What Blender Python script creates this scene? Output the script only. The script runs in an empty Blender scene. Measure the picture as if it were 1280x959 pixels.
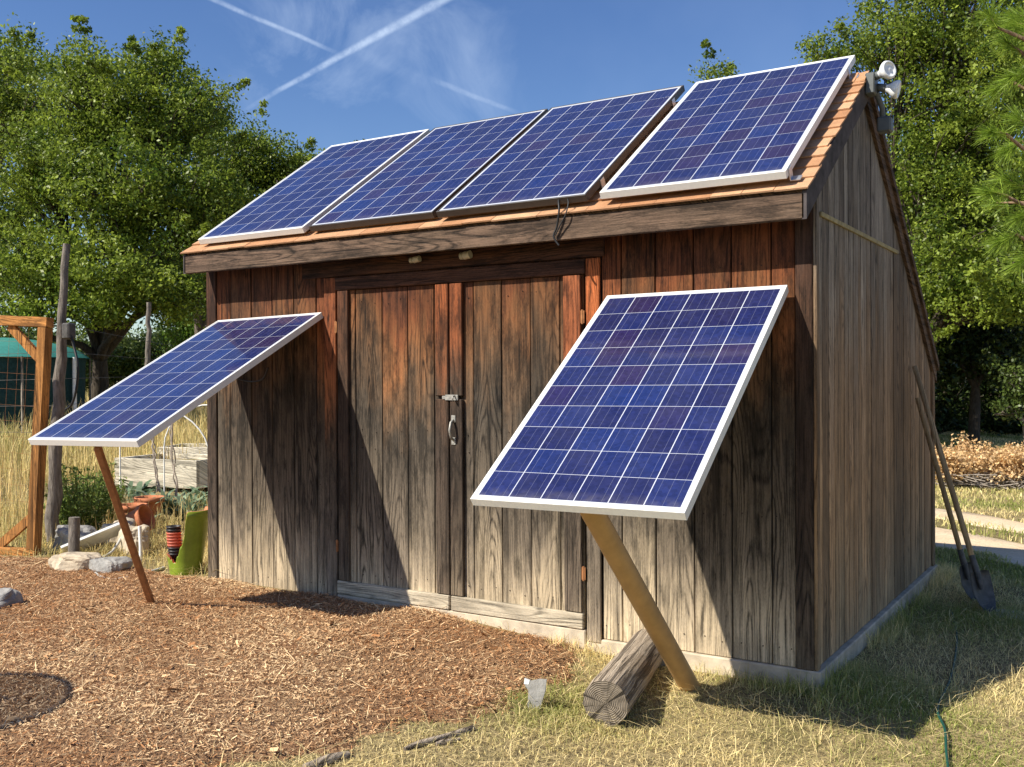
import bpy, math, random
import numpy as np
from mathutils import Vector, Matrix
random.seed(7); rng = np.random.default_rng(11)
S = bpy.context.scene; COL = S.collection
R = math.radians

# ------------------------------------------------------------------ camera
CX = Vector((5.7195, -4.9636, 1.448)); YAW, PITCH, ROLL, FPX = 0.5614, -0.0049, -0.0049, 1252.63
cf = Vector((-math.sin(YAW)*math.cos(PITCH), math.cos(YAW)*math.cos(PITCH), math.sin(PITCH)))
r0 = Vector((math.cos(YAW), math.sin(YAW), 0)); u0 = r0.cross(cf)
cr = r0*math.cos(ROLL)+u0*math.sin(ROLL); cu = u0*math.cos(ROLL)-r0*math.sin(ROLL)
cd = bpy.data.cameras.new('camera'); cam = bpy.data.objects.new('camera', cd); COL.objects.link(cam)
M = Matrix((cr, cu, -cf)).transposed().to_4x4(); M.translation = CX; cam.matrix_world = M
cd.sensor_width = 36; cd.lens = FPX/1280*36; cd.clip_start = .05; cd.clip_end = 2000
S.camera = cam
def at(px, py, depth):
    """world point seen at photo pixel (1280x959) at a given distance along the view axis"""
    return CX + (cf + cr*((px-640)/FPX) + cu*((479.5-py)/FPX))*depth
def pixdir(px, py): return (cf + cr*((px-640)/FPX) + cu*((479.5-py)/FPX)).normalized()
def onz(px, py, z):
    d = pixdir(px, py); return CX + d*((z-CX.z)/d.z)

# ------------------------------------------------------------------ world, sun, exposure
SUN = Vector((-.63, -1, 1.05)).normalized()
W_ = bpy.data.worlds.new("World"); S.world = W_; W_.use_nodes = True
nt = W_.node_tree; nt.nodes.clear()
def nd(t, typ, **k):
    n = t.nodes.new(typ)
    for a, b in k.items():
        if a == 'inp':
            for i, v in b.items():
                if hasattr(v, 'is_output') or isinstance(v, bpy.types.NodeSocket): t.links.new(v, n.inputs[i])
                else: n.inputs[i].default_value = v
        else: setattr(n, a, b)
    return n
def mth(t, op, a, b=None, c=None, clamp=False):
    i = {0: a}
    if b is not None: i[1] = b
    if c is not None: i[2] = c
    return nd(t, 'ShaderNodeMath', operation=op, use_clamp=clamp, inp=i).outputs[0]
def mapr(t, v, a, b, c=0., d=1., smooth=False):
    n = nd(t, 'ShaderNodeMapRange', inp={0: v, 1: a, 2: b, 3: c, 4: d}); n.clamp = True
    if smooth: n.interpolation_type = 'SMOOTHSTEP'
    return n.outputs[0]
def mixc(t, f, a, b, mode='MIX'):
    n = nd(t, 'ShaderNodeMix', data_type='RGBA', blend_type=mode); n.clamp_factor = True
    for k, v in ((0, f), (6, a), (7, b)):
        if isinstance(v, bpy.types.NodeSocket): t.links.new(v, n.inputs[k])
        else: n.inputs[k].default_value = v if k == 0 else (tuple(v)+(1,) if len(v) == 3 else v)
    return n.outputs[2]
def noise(t, vec, scale, detail=3, rough=.5, dist=0.):
    n = nd(t, 'ShaderNodeTexNoise', inp={'Scale': scale, 'Detail': detail, 'Roughness': rough, 'Distortion': dist})
    if vec is not None: t.links.new(vec, n.inputs['Vector'])
    return n.outputs['Fac']
def ramp(t, f, stops):
    n = nd(t, 'ShaderNodeValToRGB', inp={0: f}); e = n.color_ramp.elements
    while len(e) < len(stops): e.new(.5)
    for x, (p, c) in zip(e, stops): x.position = p; x.color = tuple(c)+(1,)
    return n.outputs[0]
sky = nd(nt, 'ShaderNodeTexSky', sky_type='NISHITA', sun_disc=False)
sky.sun_elevation = math.asin(SUN.z); sky.sun_rotation = math.atan2(SUN.x, SUN.y)
sky.air_density = 1.0; sky.dust_density = .25; sky.ozone_density = 2.0; sky.altitude = 300
hs = nd(nt, 'ShaderNodeHueSaturation', inp={'Hue': .512, 'Saturation': 1.22, 'Value': 1.0, 'Color': sky.outputs[0]})
tc = nd(nt, 'ShaderNodeTexCoord').outputs['Generated']
def vdot(v): return nd(nt, 'ShaderNodeVectorMath', operation='DOT_PRODUCT', inp={0: tc, 1: v}).outputs['Value']
wob = mth(nt, 'MULTIPLY', mth(nt, 'SUBTRACT', noise(nt, tc, 14, 3), .5), .006)
fine = noise(nt, tc, 55, 4, .65)
def trail(a, b, w0, w1, amt, lo=.35):
    A, B = pixdir(*a), pixdir(*b); n = A.cross(B).normalized(); T = (B-A).normalized()
    along = mapr(nt, vdot(T), A.dot(T), B.dot(T))
    d = mth(nt, 'ABSOLUTE', mth(nt, 'ADD', vdot(n), wob))
    w = mth(nt, 'ADD', w0, mth(nt, 'MULTIPLY', along, w1-w0))
    m = mapr(nt, mth(nt, 'DIVIDE', d, w), 1., .15, smooth=True)
    L = (B-A).length
    ends = mth(nt, 'MULTIPLY', mapr(nt, vdot(T), A.dot(T), A.dot(T)+L*.2), mapr(nt, vdot(T), B.dot(T), B.dot(T)-L*.2))
    return mth(nt, 'MULTIPLY', mth(nt, 'MULTIPLY', m, ends), mth(nt, 'MULTIPLY', mapr(nt, fine, .3, .6, lo*.6, 1.), amt))
m1 = trail((300, 140), (640, -50), .0024, .0075, .44)
m2 = trail((225, -18), (425, 68), .0032, .003, .34)
m3 = trail((535, 98), (655, 145), .004, .003, .16)
m4 = trail((430, 55), (540, 108), .008, .010, .06)
wd = pixdir(470, 70); wv = mapr(nt, vdot(wd), math.cos(.17), math.cos(.02), smooth=True)
wis = mth(nt, 'MULTIPLY', mth(nt, 'MULTIPLY', mapr(nt, noise(nt, tc, 9, 6, .62, .8), .46, .82), wv), .34)
veil = mapr(nt, noise(nt, tc, 2.5, 5, .6), .45, .8, 0, .08)
tot = mth(nt, 'ADD', mth(nt, 'ADD', mth(nt, 'ADD', m1, m2), mth(nt, 'ADD', m3, m4)), mth(nt, 'ADD', wis, veil), clamp=True)
skyc = mixc(nt, tot, hs.outputs[0], (6.2, 7.4, 9.2))
bg = nd(nt, 'ShaderNodeBackground', inp={0: skyc, 1: .085})
nd(nt, 'ShaderNodeOutputWorld', inp={0: bg.outputs[0]})
sd = bpy.data.lights.new('sun', 'SUN'); sd.energy = 5.0; sd.angle = R(.53); sd.color = (1, .93, .80)
so = bpy.data.objects.new('sun', sd); COL.objects.link(so)
so.rotation_euler = SUN.to_track_quat('Z', 'Y').to_euler(); so.location = (-10, -17, 16)
S.render.engine = 'CYCLES'
S.view_settings.view_transform = 'Standard'; S.view_settings.look = 'None'
S.view_settings.exposure = 0.64; S.view_settings.gamma = 1
S.cycles.max_bounces = 6; S.cycles.transparent_max_bounces = 8

# ------------------------------------------------------------------ mesh helpers
class MB:
    def __init__(s): s.v = []; s.f = []; s.c = []; s.mi = []; s.sm = []
    def add(s, vs, fs, col=(.5, 0, 0), mi=0, smooth=False):
        o = len(s.v); s.v += [tuple(p) for p in vs]; s.c += [col]*len(vs)
        for f in fs: s.f.append([i+o for i in f]); s.mi.append(mi); s.sm.append(smooth)
    def box(s, lo, hi, col=(.5, 0, 0), ch=0., mat=None, mi=0):
        """axis box lo..hi, chamfered by ch, optional matrix"""
        x0, y0, z0 = lo; x1, y1, z1 = hi
        if ch <= 0:
            vs = [(x0,y0,z0),(x1,y0,z0),(x1,y1,z0),(x0,y1,z0),(x0,y0,z1),(x1,y0,z1),(x1,y1,z1),(x0,y1,z1)]
            fs = [(0,3,2,1),(4,5,6,7),(0,1,5,4),(1,2,6,5),(2,3,7,6),(3,0,4,7)]
        else:
            vs = []; idx = {}
            c = [(x0+x1)/2, (y0+y1)/2, (z0+z1)/2]; h = [(x1-x0)/2, (y1-y0)/2, (z1-z0)/2]
            for sx in (-1, 1):
                for sy in (-1, 1):
                    for sz in (-1, 1):
                        for a in range(3):
                            q = [h[k]-(0 if k == a else ch) for k in range(3)]
                            idx[(sx, sy, sz, a)] = len(vs); vs.append((c[0]+sx*q[0], c[1]+sy*q[1], c[2]+sz*q[2]))
            fs = []
            def fc(ks, n):
                p = [Vector(vs[k]) for k in ks]; nn = (p[1]-p[0]).cross(p[2]-p[0])
                fs.append(tuple(ks) if nn.dot(n) > 0 else tuple(reversed(ks)))
            for a in range(3):
                b, d = (a+1) % 3, (a+2) % 3
                for sg in (-1, 1):
                    def key(sb, sdd):
                        t = [0]*3; t[a] = sg; t[b] = sb; t[d] = sdd; return idx[(t[0], t[1], t[2], a)]
                    n = Vector((0,0,0)); n[a] = sg
                    fc([key(-1,-1), key(1,-1), key(1,1), key(-1,1)], n)
                for sb in (-1, 1):
                    for s2 in (-1, 1):
                        def kk(e, ax):
                            t = [0]*3; t[a] = e; t[b] = sb; t[d] = s2; return idx[(t[0], t[1], t[2], ax)]
                        n = Vector((0,0,0)); n[b] = sb; n[d] = s2
                        fc([kk(-1, b), kk(1, b), kk(1, d), kk(-1, d)], n)
            for sx in (-1, 1):
                for sy in (-1, 1):
                    for sz in (-1, 1):
                        fc([idx[(sx, sy, sz, a)] for a in range(3)], Vector((sx, sy, sz)))
        if mat is not None: vs = [mat @ Vector(p) for p in vs]
        s.add(vs, fs, col, mi)
    def tube(s, pts, rad, seg=8, col=(.5, 0, 0), cap=True, mi=0, wob=0., smooth=True):
        pts = [Vector(p) for p in pts]; n = len(pts)
        if not hasattr(rad, '__len__'): rad = [rad]*n
        vs = []; up = None
        for i, p in enumerate(pts):
            t = (pts[min(i+1, n-1)]-pts[max(i-1, 0)]).normalized()
            if up is None:
                up = t.orthogonal().normalized()
            up = (up-t*up.dot(t)).normalized(); b = t.cross(up)
            for k in range(seg):
                a = 2*math.pi*k/seg; r = rad[i]*(1+random.uniform(-wob, wob))
                vs.append(p+(up*math.cos(a)+b*math.sin(a))*r)
        fs = [(i*seg+k, i*seg+(k+1) % seg, (i+1)*seg+(k+1) % seg, (i+1)*seg+k) for i in range(n-1) for k in range(seg)]
        s.add(vs, fs, col, mi, smooth)
        if cap:
            s.add(vs[:seg], [tuple(reversed(range(seg)))], col, mi)
            s.add(vs[-seg:], [tuple(range(seg))], col, mi)
    def prism(s, poly, ext, col=(.5, 0, 0), mi=0):
        """poly: list of 3D points; ext: extrusion vector"""
        n = len(poly); P = [Vector(p) for p in poly]; E = Vector(ext)
        nn = sum(((P[i]-P[0]).cross(P[i+1]-P[0]) for i in range(1, n-1)), Vector())
        if nn.dot(E) > 0: P = P[::-1]
        s.add(P+[p+E for p in P], [tuple(range(n)), tuple(range(2*n-1, n-1, -1))]+[(i, i+n, (i+1) % n+n, (i+1) % n) for i in range(n)], col, mi)
    def lathe(s, prof, seg=24, col=(.5, 0, 0), mat=None, mi=0, smooth=True):
        vs = []
        for (r, z) in prof:
            for k in range(seg):
                a = 2*math.pi*k/seg; vs.append(Vector((r*math.cos(a), r*math.sin(a), z)))
        if mat is not None: vs = [mat @ v for v in vs]
        fs = [(i*seg+k, i*seg+(k+1) % seg, (i+1)*seg+(k+1) % seg, (i+1)*seg+k) for i in range(len(prof)-1) for k in range(seg)]
        s.add(vs, fs, col, mi, smooth)
    def build(s, name, mats, parent=None, loc=None, **tg):
        me = bpy.data.meshes.new(name); me.from_pydata(s.v, [], s.f)
        if not isinstance(mats, (list, tuple)): mats = [mats]
        for m in mats: me.materials.append(m)
        me.polygons.foreach_set('material_index', s.mi); me.polygons.foreach_set('use_smooth', s.sm)
        a = me.color_attributes.new('tint', 'FLOAT_COLOR', 'POINT')
        a.data.foreach_set('color', np.array([(*c, 1) for c in s.c], dtype=np.float32).ravel())
        me.update(); o = bpy.data.objects.new(name, me); COL.objects.link(o)
        if parent: o.parent = parent
        if loc is not None: o.location = loc
        for k, v in tg.items(): o[k] = v
        return o
def bulk(name, V, C, mat, parent=None, **tg):
    """V (n,k,3) polygons of k corners, C (n,3) tints"""
    n, k, _ = V.shape; me = bpy.data.meshes.new(name)
    me.vertices.add(n*k); me.vertices.foreach_set('co', V.astype(np.float32).ravel())
    me.loops.add(n*k); me.loops.foreach_set('vertex_index', np.arange(n*k, dtype=np.int32))
    me.polygons.add(n); me.polygons.foreach_set('loop_start', np.arange(0, n*k, k, dtype=np.int32))
    me.update(calc_edges=True); me.materials.append(mat)
    a = me.color_attributes.new('tint', 'FLOAT_COLOR', 'POINT')
    cc = np.ones((n, k, 4), np.float32); cc[:, :, :3] = C[:, None, :]
    a.data.foreach_set('color', cc.ravel())
    o = bpy.data.objects.new(name, me); COL.objects.link(o)
    if parent: o.parent = parent
    for kk, v in tg.items(): o[kk] = v
    return o
def thing(name, label, cat, loc=(0, 0, 0), group=None):
    o = bpy.data.objects.new(name, None); COL.objects.link(o); o.location = loc; o.empty_display_size = .1
    o['label'] = label; o['category'] = cat
    if group: o['group'] = group
    return o
def tag(o, label, cat, group=None):
    o['label'] = label; o['category'] = cat
    if group: o['group'] = group
    return o
def rel(o, parent):
    """parent an object built in world coordinates"""
    o.parent = parent; o.matrix_parent_inverse = Matrix.Translation(parent.location).inverted(); return o

# ------------------------------------------------------------------ materials
def newmat(name):
    m = bpy.data.materials.new(name); m.use_nodes = True; t = m.node_tree; t.nodes.clear(); return m, t
def finish(t, col, rough=.8, spec=.3, bump=None, bstr=.3, bdist=.01, metal=0., transl=0.):
    p = nd(t, 'ShaderNodeBsdfPrincipled')
    for k, v in (('Base Color', col), ('Roughness', rough), ('Specular IOR Level', spec), ('Metallic', metal)):
        if isinstance(v, bpy.types.NodeSocket): t.links.new(v, p.inputs[k])
        else: p.inputs[k].default_value = tuple(v)+(1,) if hasattr(v, '__len__') and len(v) == 3 else v
    if bump is not None:
        b = nd(t, 'ShaderNodeBump', inp={'Strength': bstr, 'Distance': bdist, 'Height': bump}); t.links.new(b.outputs[0], p.inputs['Normal'])
    out = p.outputs[0]
    if transl > 0:
        tr = nd(t, 'ShaderNodeBsdfTranslucent', inp={0: col if isinstance(col, bpy.types.NodeSocket) else tuple(col)+(1,)})
        out = nd(t, 'ShaderNodeMixShader', inp={0: transl, 1: p.outputs[0], 2: tr.outputs[0]}).outputs[0]
    nd(t, 'ShaderNodeOutputMaterial', inp={0: out}); return p
def tint(t):
    a = nd(t, 'ShaderNodeAttribute', attribute_name='tint'); s = nd(t, 'ShaderNodeSeparateColor', inp={0: a.outputs['Color']})
    return a.outputs['Color'], s.outputs[0], s.outputs[1], s.outputs[2]
def objc(t):
    c = nd(t, 'ShaderNodeTexCoord').outputs['Object']; s = nd(t, 'ShaderNodeSeparateXYZ', inp={0: c}); return c, s.outputs[0], s.outputs[1], s.outputs[2]

def wood(name, along='z', stops=None, dark=.42, rough=.85, rings=38, streak=.45, patch=.6):
    m, t = newmat(name); c, x, y, z = objc(t); _, tr, tg, tb = tint(t)
    if along == 'z': L, A = z, mth(t, 'ADD', x, y)
    elif along == 'x': L, A = x, mth(t, 'ADD', z, mth(t, 'MULTIPLY', y, .5))
    else: L, A = y, mth(t, 'ADD', z, x)
    off = mth(t, 'MULTIPLY', tr, 37.)
    def vec(sa, sl): return nd(t, 'ShaderNodeCombineXYZ', inp={0: mth(t, 'MULTIPLY', A, sa), 1: mth(t, 'ADD', mth(t, 'MULTIPLY', L, sl), off), 2: off}).outputs[0]
    n1 = noise(t, vec(5.5, .55), 1.0, 1.5, .4)
    wv = mth(t, 'MULTIPLY', mth(t, 'SUBTRACT', noise(t, vec(20., 9.), 1., 2, .5), .5), .02)
    ring = mth(t, 'SINE', mth(t, 'MULTIPLY', mth(t, 'ADD', n1, wv), rings*4.4))
    ring = mth(t, 'POWER', mapr(t, ring, -1., 1., 0, 1), 3.5)
    rmask = mapr(t, noise(t, vec(2.5, .7), 1.7, 2, .5), .4, .62)
    ring = mth(t, 'ADD', mth(t, 'MULTIPLY', ring, rmask), mth(t, 'MULTIPLY', mth(t, 'SUBTRACT', 1., rmask), .32))
    fib = noise(t, vec(210., 4.), 1.0, 3, .65)
    fibw = noise(t, vec(60., 1.6), 1.0, 4, .7)
    blot = noise(t, vec(5., 2.), 1.3, 5, .65)
    strk = mapr(t, noise(t, vec(26., 1.1), 1.0, 4, .65), .50, .68)
    crack = mapr(t, noise(t, vec(75., .9), 1., 2, .5), .67, .71)
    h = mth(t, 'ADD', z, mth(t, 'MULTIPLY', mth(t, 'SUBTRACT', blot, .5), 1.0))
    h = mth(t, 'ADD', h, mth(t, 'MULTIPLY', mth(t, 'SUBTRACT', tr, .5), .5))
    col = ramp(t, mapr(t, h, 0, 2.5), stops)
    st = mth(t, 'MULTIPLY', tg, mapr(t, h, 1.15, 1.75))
    col = mixc(t, st, col, (.36, .10, .03))
    col = mixc(t, mth(t, 'MULTIPLY', tb, mapr(t, blot, .3, .7, .75, 1.)), col, (.045, .028, .02))
    g = mth(t, 'ADD', mth(t, 'MULTIPLY', ring, -.33), mth(t, 'ADD', mth(t, 'MULTIPLY', fib, .75), mth(t, 'MULTIPLY', fibw, .85)))
    g = mth(t, 'ADD', g, mth(t, 'MULTIPLY', mth(t, 'SUBTRACT', noise(t, vec(260., 60.), 1., 2, .6), .5), .35))
    gf = mapr(t, g, .40, .84, dark*.45, 1.35)
    gf = mth(t, 'MULTIPLY', gf, mapr(t, crack, 0, 1, 1, .35))
    gf = mth(t, 'MULTIPLY', gf, mapr(t, blot, .3, .7, .7, 1.25))
    gf = mth(t, 'MULTIPLY', gf, mapr(t, strk, 0, 1, 1.08, streak))
    gf = mth(t, 'MULTIPLY', gf, mapr(t, tr, 0, 1, .7, 1.2))
    pat = mapr(t, noise(t, vec(11., 2.6), 1.0, 6, .75), .48, .60)
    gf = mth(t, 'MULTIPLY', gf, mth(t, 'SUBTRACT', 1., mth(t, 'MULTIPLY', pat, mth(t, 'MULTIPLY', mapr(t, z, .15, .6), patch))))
    gr = nd(t, 'ShaderNodeCombineColor', inp={0: gf, 1: gf, 2: gf}).outputs[0]
    col = mixc(t, 1., col, gr, 'MULTIPLY')
    bh = mth(t, 'SUBTRACT', g, mth(t, 'MULTIPLY', crack, .8))
    finish(t, col, rough, .25, bh, .55, .006); return m
FRONT = [(0, (.60, .48, .32)), (.08, (.38, .305, .21)), (.18, (.165, .133, .097)), (.42, (.082, .066, .050)), (.57, (.12, .078, .044)), (.69, (.165, .080, .033)), (.76, (.11, .042, .017)), (.81, (.038, .016, .009)), (.93, (.018, .009, .006))]  # weathering and stain; eave shade is also put into the darkest top stops
SIDE = [(0, (.46, .33, .19)), (.1, (.40, .27, .15)), (.35, (.40, .245, .125)), (.6, (.33, .215, .125)), (.8, (.25, .20, .15)), (1, (.23, .20, .165))]
GREY = [(0, (.36, .32, .26)), (.5, (.27, .23, .185)), (1, (.26, .225, .18))]
M_front = wood('weathered_shaded_front', 'z', FRONT)
M_side = wood('weathered_side', 'z', SIDE, dark=.55, streak=.6, patch=.2)
M_fascia = wood('weathered_fascia', 'x', [(0, (.3, .26, .2)), (.85, (.115, .09, .065)), (.94, (.10, .078, .058)), (1, (.15, .12, .09))], dark=.35)
M_frontx = wood('stained_shaded_header', 'x', FRONT)
M_kick = wood('weathered_kick', 'x', [(0, (.50, .43, .32)), (1, (.5, .43, .32))], dark=.7, streak=.8, patch=.2)
M_rake = wood('rake_wood', 'y', [(0, (.16, .10, .06)), (1, (.16, .10, .065))])
M_greyw = wood('grey_wood', 'z', GREY)
M_orange = wood('stained_cedar', 'z', [(0, (.42, .19, .055)), (1, (.45, .20, .055))], dark=.6)
M_orangex = wood('stained_cedar_rail', 'x', [(0, (.42, .19, .055)), (1, (.45, .20, .055))], dark=.6)
M_bed = wood('bed_board', 'x', [(0, (.62, .56, .44)), (1, (.62, .56, .44))], dark=.7)

def plain(name, col, rough=.6, spec=.4, metal=0., var=.15, scale=20, bump=.1, bd=.002):
    m, t = newmat(name); c, *_ = objc(t); n = noise(t, c, scale, 5, .6)
    f = mapr(t, n, .3, .7, 1-var, 1+var); g = nd(t, 'ShaderNodeCombineColor', inp={0: f, 1: f, 2: f}).outputs[0]
    finish(t, mixc(t, 1., col, g, 'MULTIPLY'), rough, spec, n, bump, bd, metal); return m
M_raked = plain('rake_dark', (.075, .065, .065), .9, .15, var=.4, scale=14, bump=.4)  # front rake's shade is put into this darker colour
M_dark = plain('dark_void', (.012, .010, .009), .95, .1)
M_conc = plain('concrete', (.52, .44, .33), .92, .2, var=.3, scale=9, bump=.6, bd=.01)
M_concside = plain('concrete_grey', (.33, .31, .29), .92, .2, var=.3, scale=9, bump=.6, bd=.01)
M_alu = plain('aluminium', (.72, .71, .68), .42, .5, 0., var=.05, scale=60)
M_blk = plain('black_anodised', (.035, .028, .024), .45, .5, var=.2)
M_back = plain('backsheet', (.7, .7, .68), .6)
M_clip = plain('galvanised', (.55, .56, .58), .35, .5, .7)
M_rubber = plain('black_rubber', (.015, .015, .016), .5)
M_iron = plain('worn_iron', (.32, .31, .28), .5, .5, .5, var=.35, scale=60)
M_rust = plain('rusty_hinge', (.34, .15, .06), .8, .3, .2, var=.4)
M_tube = plain('painted_tube', (.46, .28, .115), .5, .4, var=.14, scale=12)
M_angle = plain('rusted_prop', (.33, .15, .06), .7, .3, var=.3, scale=25)
M_bulb = plain('bulb_glass', (.82, .83, .84), .15, .6, var=.02)
M_boxg = plain('weatherproof_box', (.10, .11, .11), .5, .4)
M_ivory = plain('ivory_porcelain', (.5, .45, .34), .5)
M_trimy = plain('yellowed_strip', (.30, .25, .13), .8, .2, var=.3)
M_white = plain('white_paint', (.78, .78, .75), .6, .3, var=.1)
M_tan = plain('cut_stone', (.50, .42, .31), .9, .2, var=.3, scale=7, bump=.8, bd=.02)
M_gstone = plain('grey_stone', (.30, .29, .27), .9, .2, var=.3, scale=9, bump=.8, bd=.02)
M_terra = plain('terracotta', (.52, .20, .10), .85, .2, var=.2)
M_glaze = plain('green_glaze', (.21, .29, .03), .3, .5, var=.3, scale=7, bump=.05)
M_potb = plain('black_plastic', (.03, .028, .03), .45)
M_potr = plain('red_plastic', (.50, .12, .07), .5)
M_teal = plain('teal_shade_cloth', (.045, .22, .19), .8, .2, var=.15)
M_net = plain('interior_shade_netting', (.02, .05, .05), .9, .1, var=.3)  # coloured dark to stand for the shaded interior under the shelter cloth
M_hose = plain('green_hose', (.012, .07, .05), .5)
M_pvc = plain('grey_pvc', (.45, .44, .40), .6)
M_steel = plain('shovel_steel', (.10, .095, .09), .6, .4, .5, var=.4)
M_handle = wood('shovel_handle', 'z', [(0, (.48, .31, .13)), (.35, (.34, .24, .13)), (1, (.25, .20, .14))], dark=.8, patch=.1, streak=.8)

def bark(name, col, sc=30.):
    m, t = newmat(name); c, x, y, z = objc(t)
    v = nd(t, 'ShaderNodeCombineXYZ', inp={0: mth(t, 'MULTIPLY', x, sc), 1: mth(t, 'MULTIPLY', y, sc), 2: mth(t, 'MULTIPLY', z, sc*.2)}).outputs[0]
    n = noise(t, v, 1., 5, .65); f = mapr(t, n, .3, .7, .45, 1.35); g = nd(t, 'ShaderNodeCombineColor', inp={0: f, 1: f, 2: f}).outputs[0]
    finish(t, mixc(t, 1., col, g, 'MULTIPLY'), .95, .15, n, .9, .02); return m
M_bark = bark('oak_bark', (.16, .135, .11)); M_bark2 = bark('pine_bark', (.26, .17, .11)); M_post = bark('post_wood', (.20, .175, .15), 45); M_barkd = bark('dark_bark', (.085, .07, .055))  # dark_bark has the trunks' shade under the crowns put into its colour
M_twig = bark('dead_twig', (.36, .31, .26))

def leafmat(name, a, b, transl=.35, rough=.45, spec=.35):
    m, t = newmat(name); _, r, g, bb = tint(t)
    col = mixc(t, r, a, b); f = mapr(t, g, 0, 1, .6, 1.35)
    gg = nd(t, 'ShaderNodeCombineColor', inp={0: f, 1: f, 2: f}).outputs[0]
    finish(t, mixc(t, 1., col, gg, 'MULTIPLY'), rough, spec, transl=transl); return m
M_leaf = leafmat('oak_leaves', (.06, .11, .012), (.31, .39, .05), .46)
M_leafd = leafmat('shade_leaves', (.02, .038, .008), (.075, .11, .02), .2)  # darker leaf copy, understory shade put into the colour
M_leaf2 = leafmat('bush_leaves', (.06, .10, .02), (.17, .22, .045))
M_jun = leafmat('juniper_leaves', (.05, .11, .015), (.15, .25, .03))
M_needle = leafmat('pine_needles', (.12, .21, .02), (.36, .50, .06), .4)
M_dead = leafmat('dead_leaves', (.55, .34, .14), (.85, .62, .34), .25)
M_grass = leafmat('grass_blades', (.24, .29, .06), (.90, .74, .38), .35, .6, .2)
M_tall = leafmat('tall_dry_grass', (.24, .28, .07), (.74, .58, .27), .3, .6, .2)
M_agave = leafmat('silver_leaves', (.14, .22, .12), (.30, .38, .24), .25)
M_weed = leafmat('weed_leaves', (.09, .16, .03), (.26, .33, .07), .3)
M_straw = leafmat('wood_chips', (.36, .17, .07), (.86, .64, .37), .05, .8, .2)

# ground, mulch, track
m, t = newmat('dry_ground'); c, x, y, z = objc(t)
n = noise(t, c, 1.1, 6, .6); n2 = noise(t, c, 35, 5, .7); n3 = noise(t, c, 9, 4)
col = ramp(t, n, [(.3, (.17, .16, .055)), (.48, (.44, .35, .17)), (.6, (.52, .41, .21)), (.75, (.30, .28, .10))])
col = mixc(t, mapr(t, n2, .35, .7), col, (.10, .075, .04)); finish(t, col, .95, .1, n2, 1., .03); M_ground = m
m, t = newmat('mulch_floor'); c, x, y, z = objc(t)
n = noise(t, c, 2.2, 5); n2 = noise(t, c, 70, 5, .75, .6); n3 = noise(t, c, 160, 3, .6)
col = ramp(t, n2, [(.3, (.10, .045, .022)), (.45, (.30, .145, .07)), (.58, (.46, .26, .135)), (.72, (.62, .43, .24))])
col = mixc(t, mapr(t, n, .35, .7, .1, .45), col, (.42, .30, .18)); finish(t, col, .95, .15, n2, 1., .025); M_mulch = m
m, t = newmat('sandy_track'); c, x, y, z = objc(t)
n = noise(t, c, 1.5, 6, .6); n2 = noise(t, c, 30, 5, .7)
col = ramp(t, n, [(.3, (.62, .47, .30)), (.7, (.78, .63, .44))]); col = mixc(t, mapr(t, n2, .5, .75, 0, .6), col, (.30, .22, .13))
finish(t, col, .95, .1, n2, .6, .02); M_track = m
# shingles
m, t = newmat('asphalt_shingle'); c, x, y, z = objc(t); _, r, g, b = tint(t)
n = noise(t, c, 260, 2, .7); n2 = noise(t, c, 14, 4)
col = mixc(t, r, (.40, .20, .10), (.60, .36, .21)); f = mth(t, 'MULTIPLY', mapr(t, n, .3, .7, .6, 1.3), mapr(t, n2, .3, .7, .85, 1.1))
gg = nd(t, 'ShaderNodeCombineColor', inp={0: f, 1: f, 2: f}).outputs[0]
finish(t, mixc(t, 1., col, gg, 'MULTIPLY'), .95, .15, n, .6, .004); M_shin = m
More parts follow.
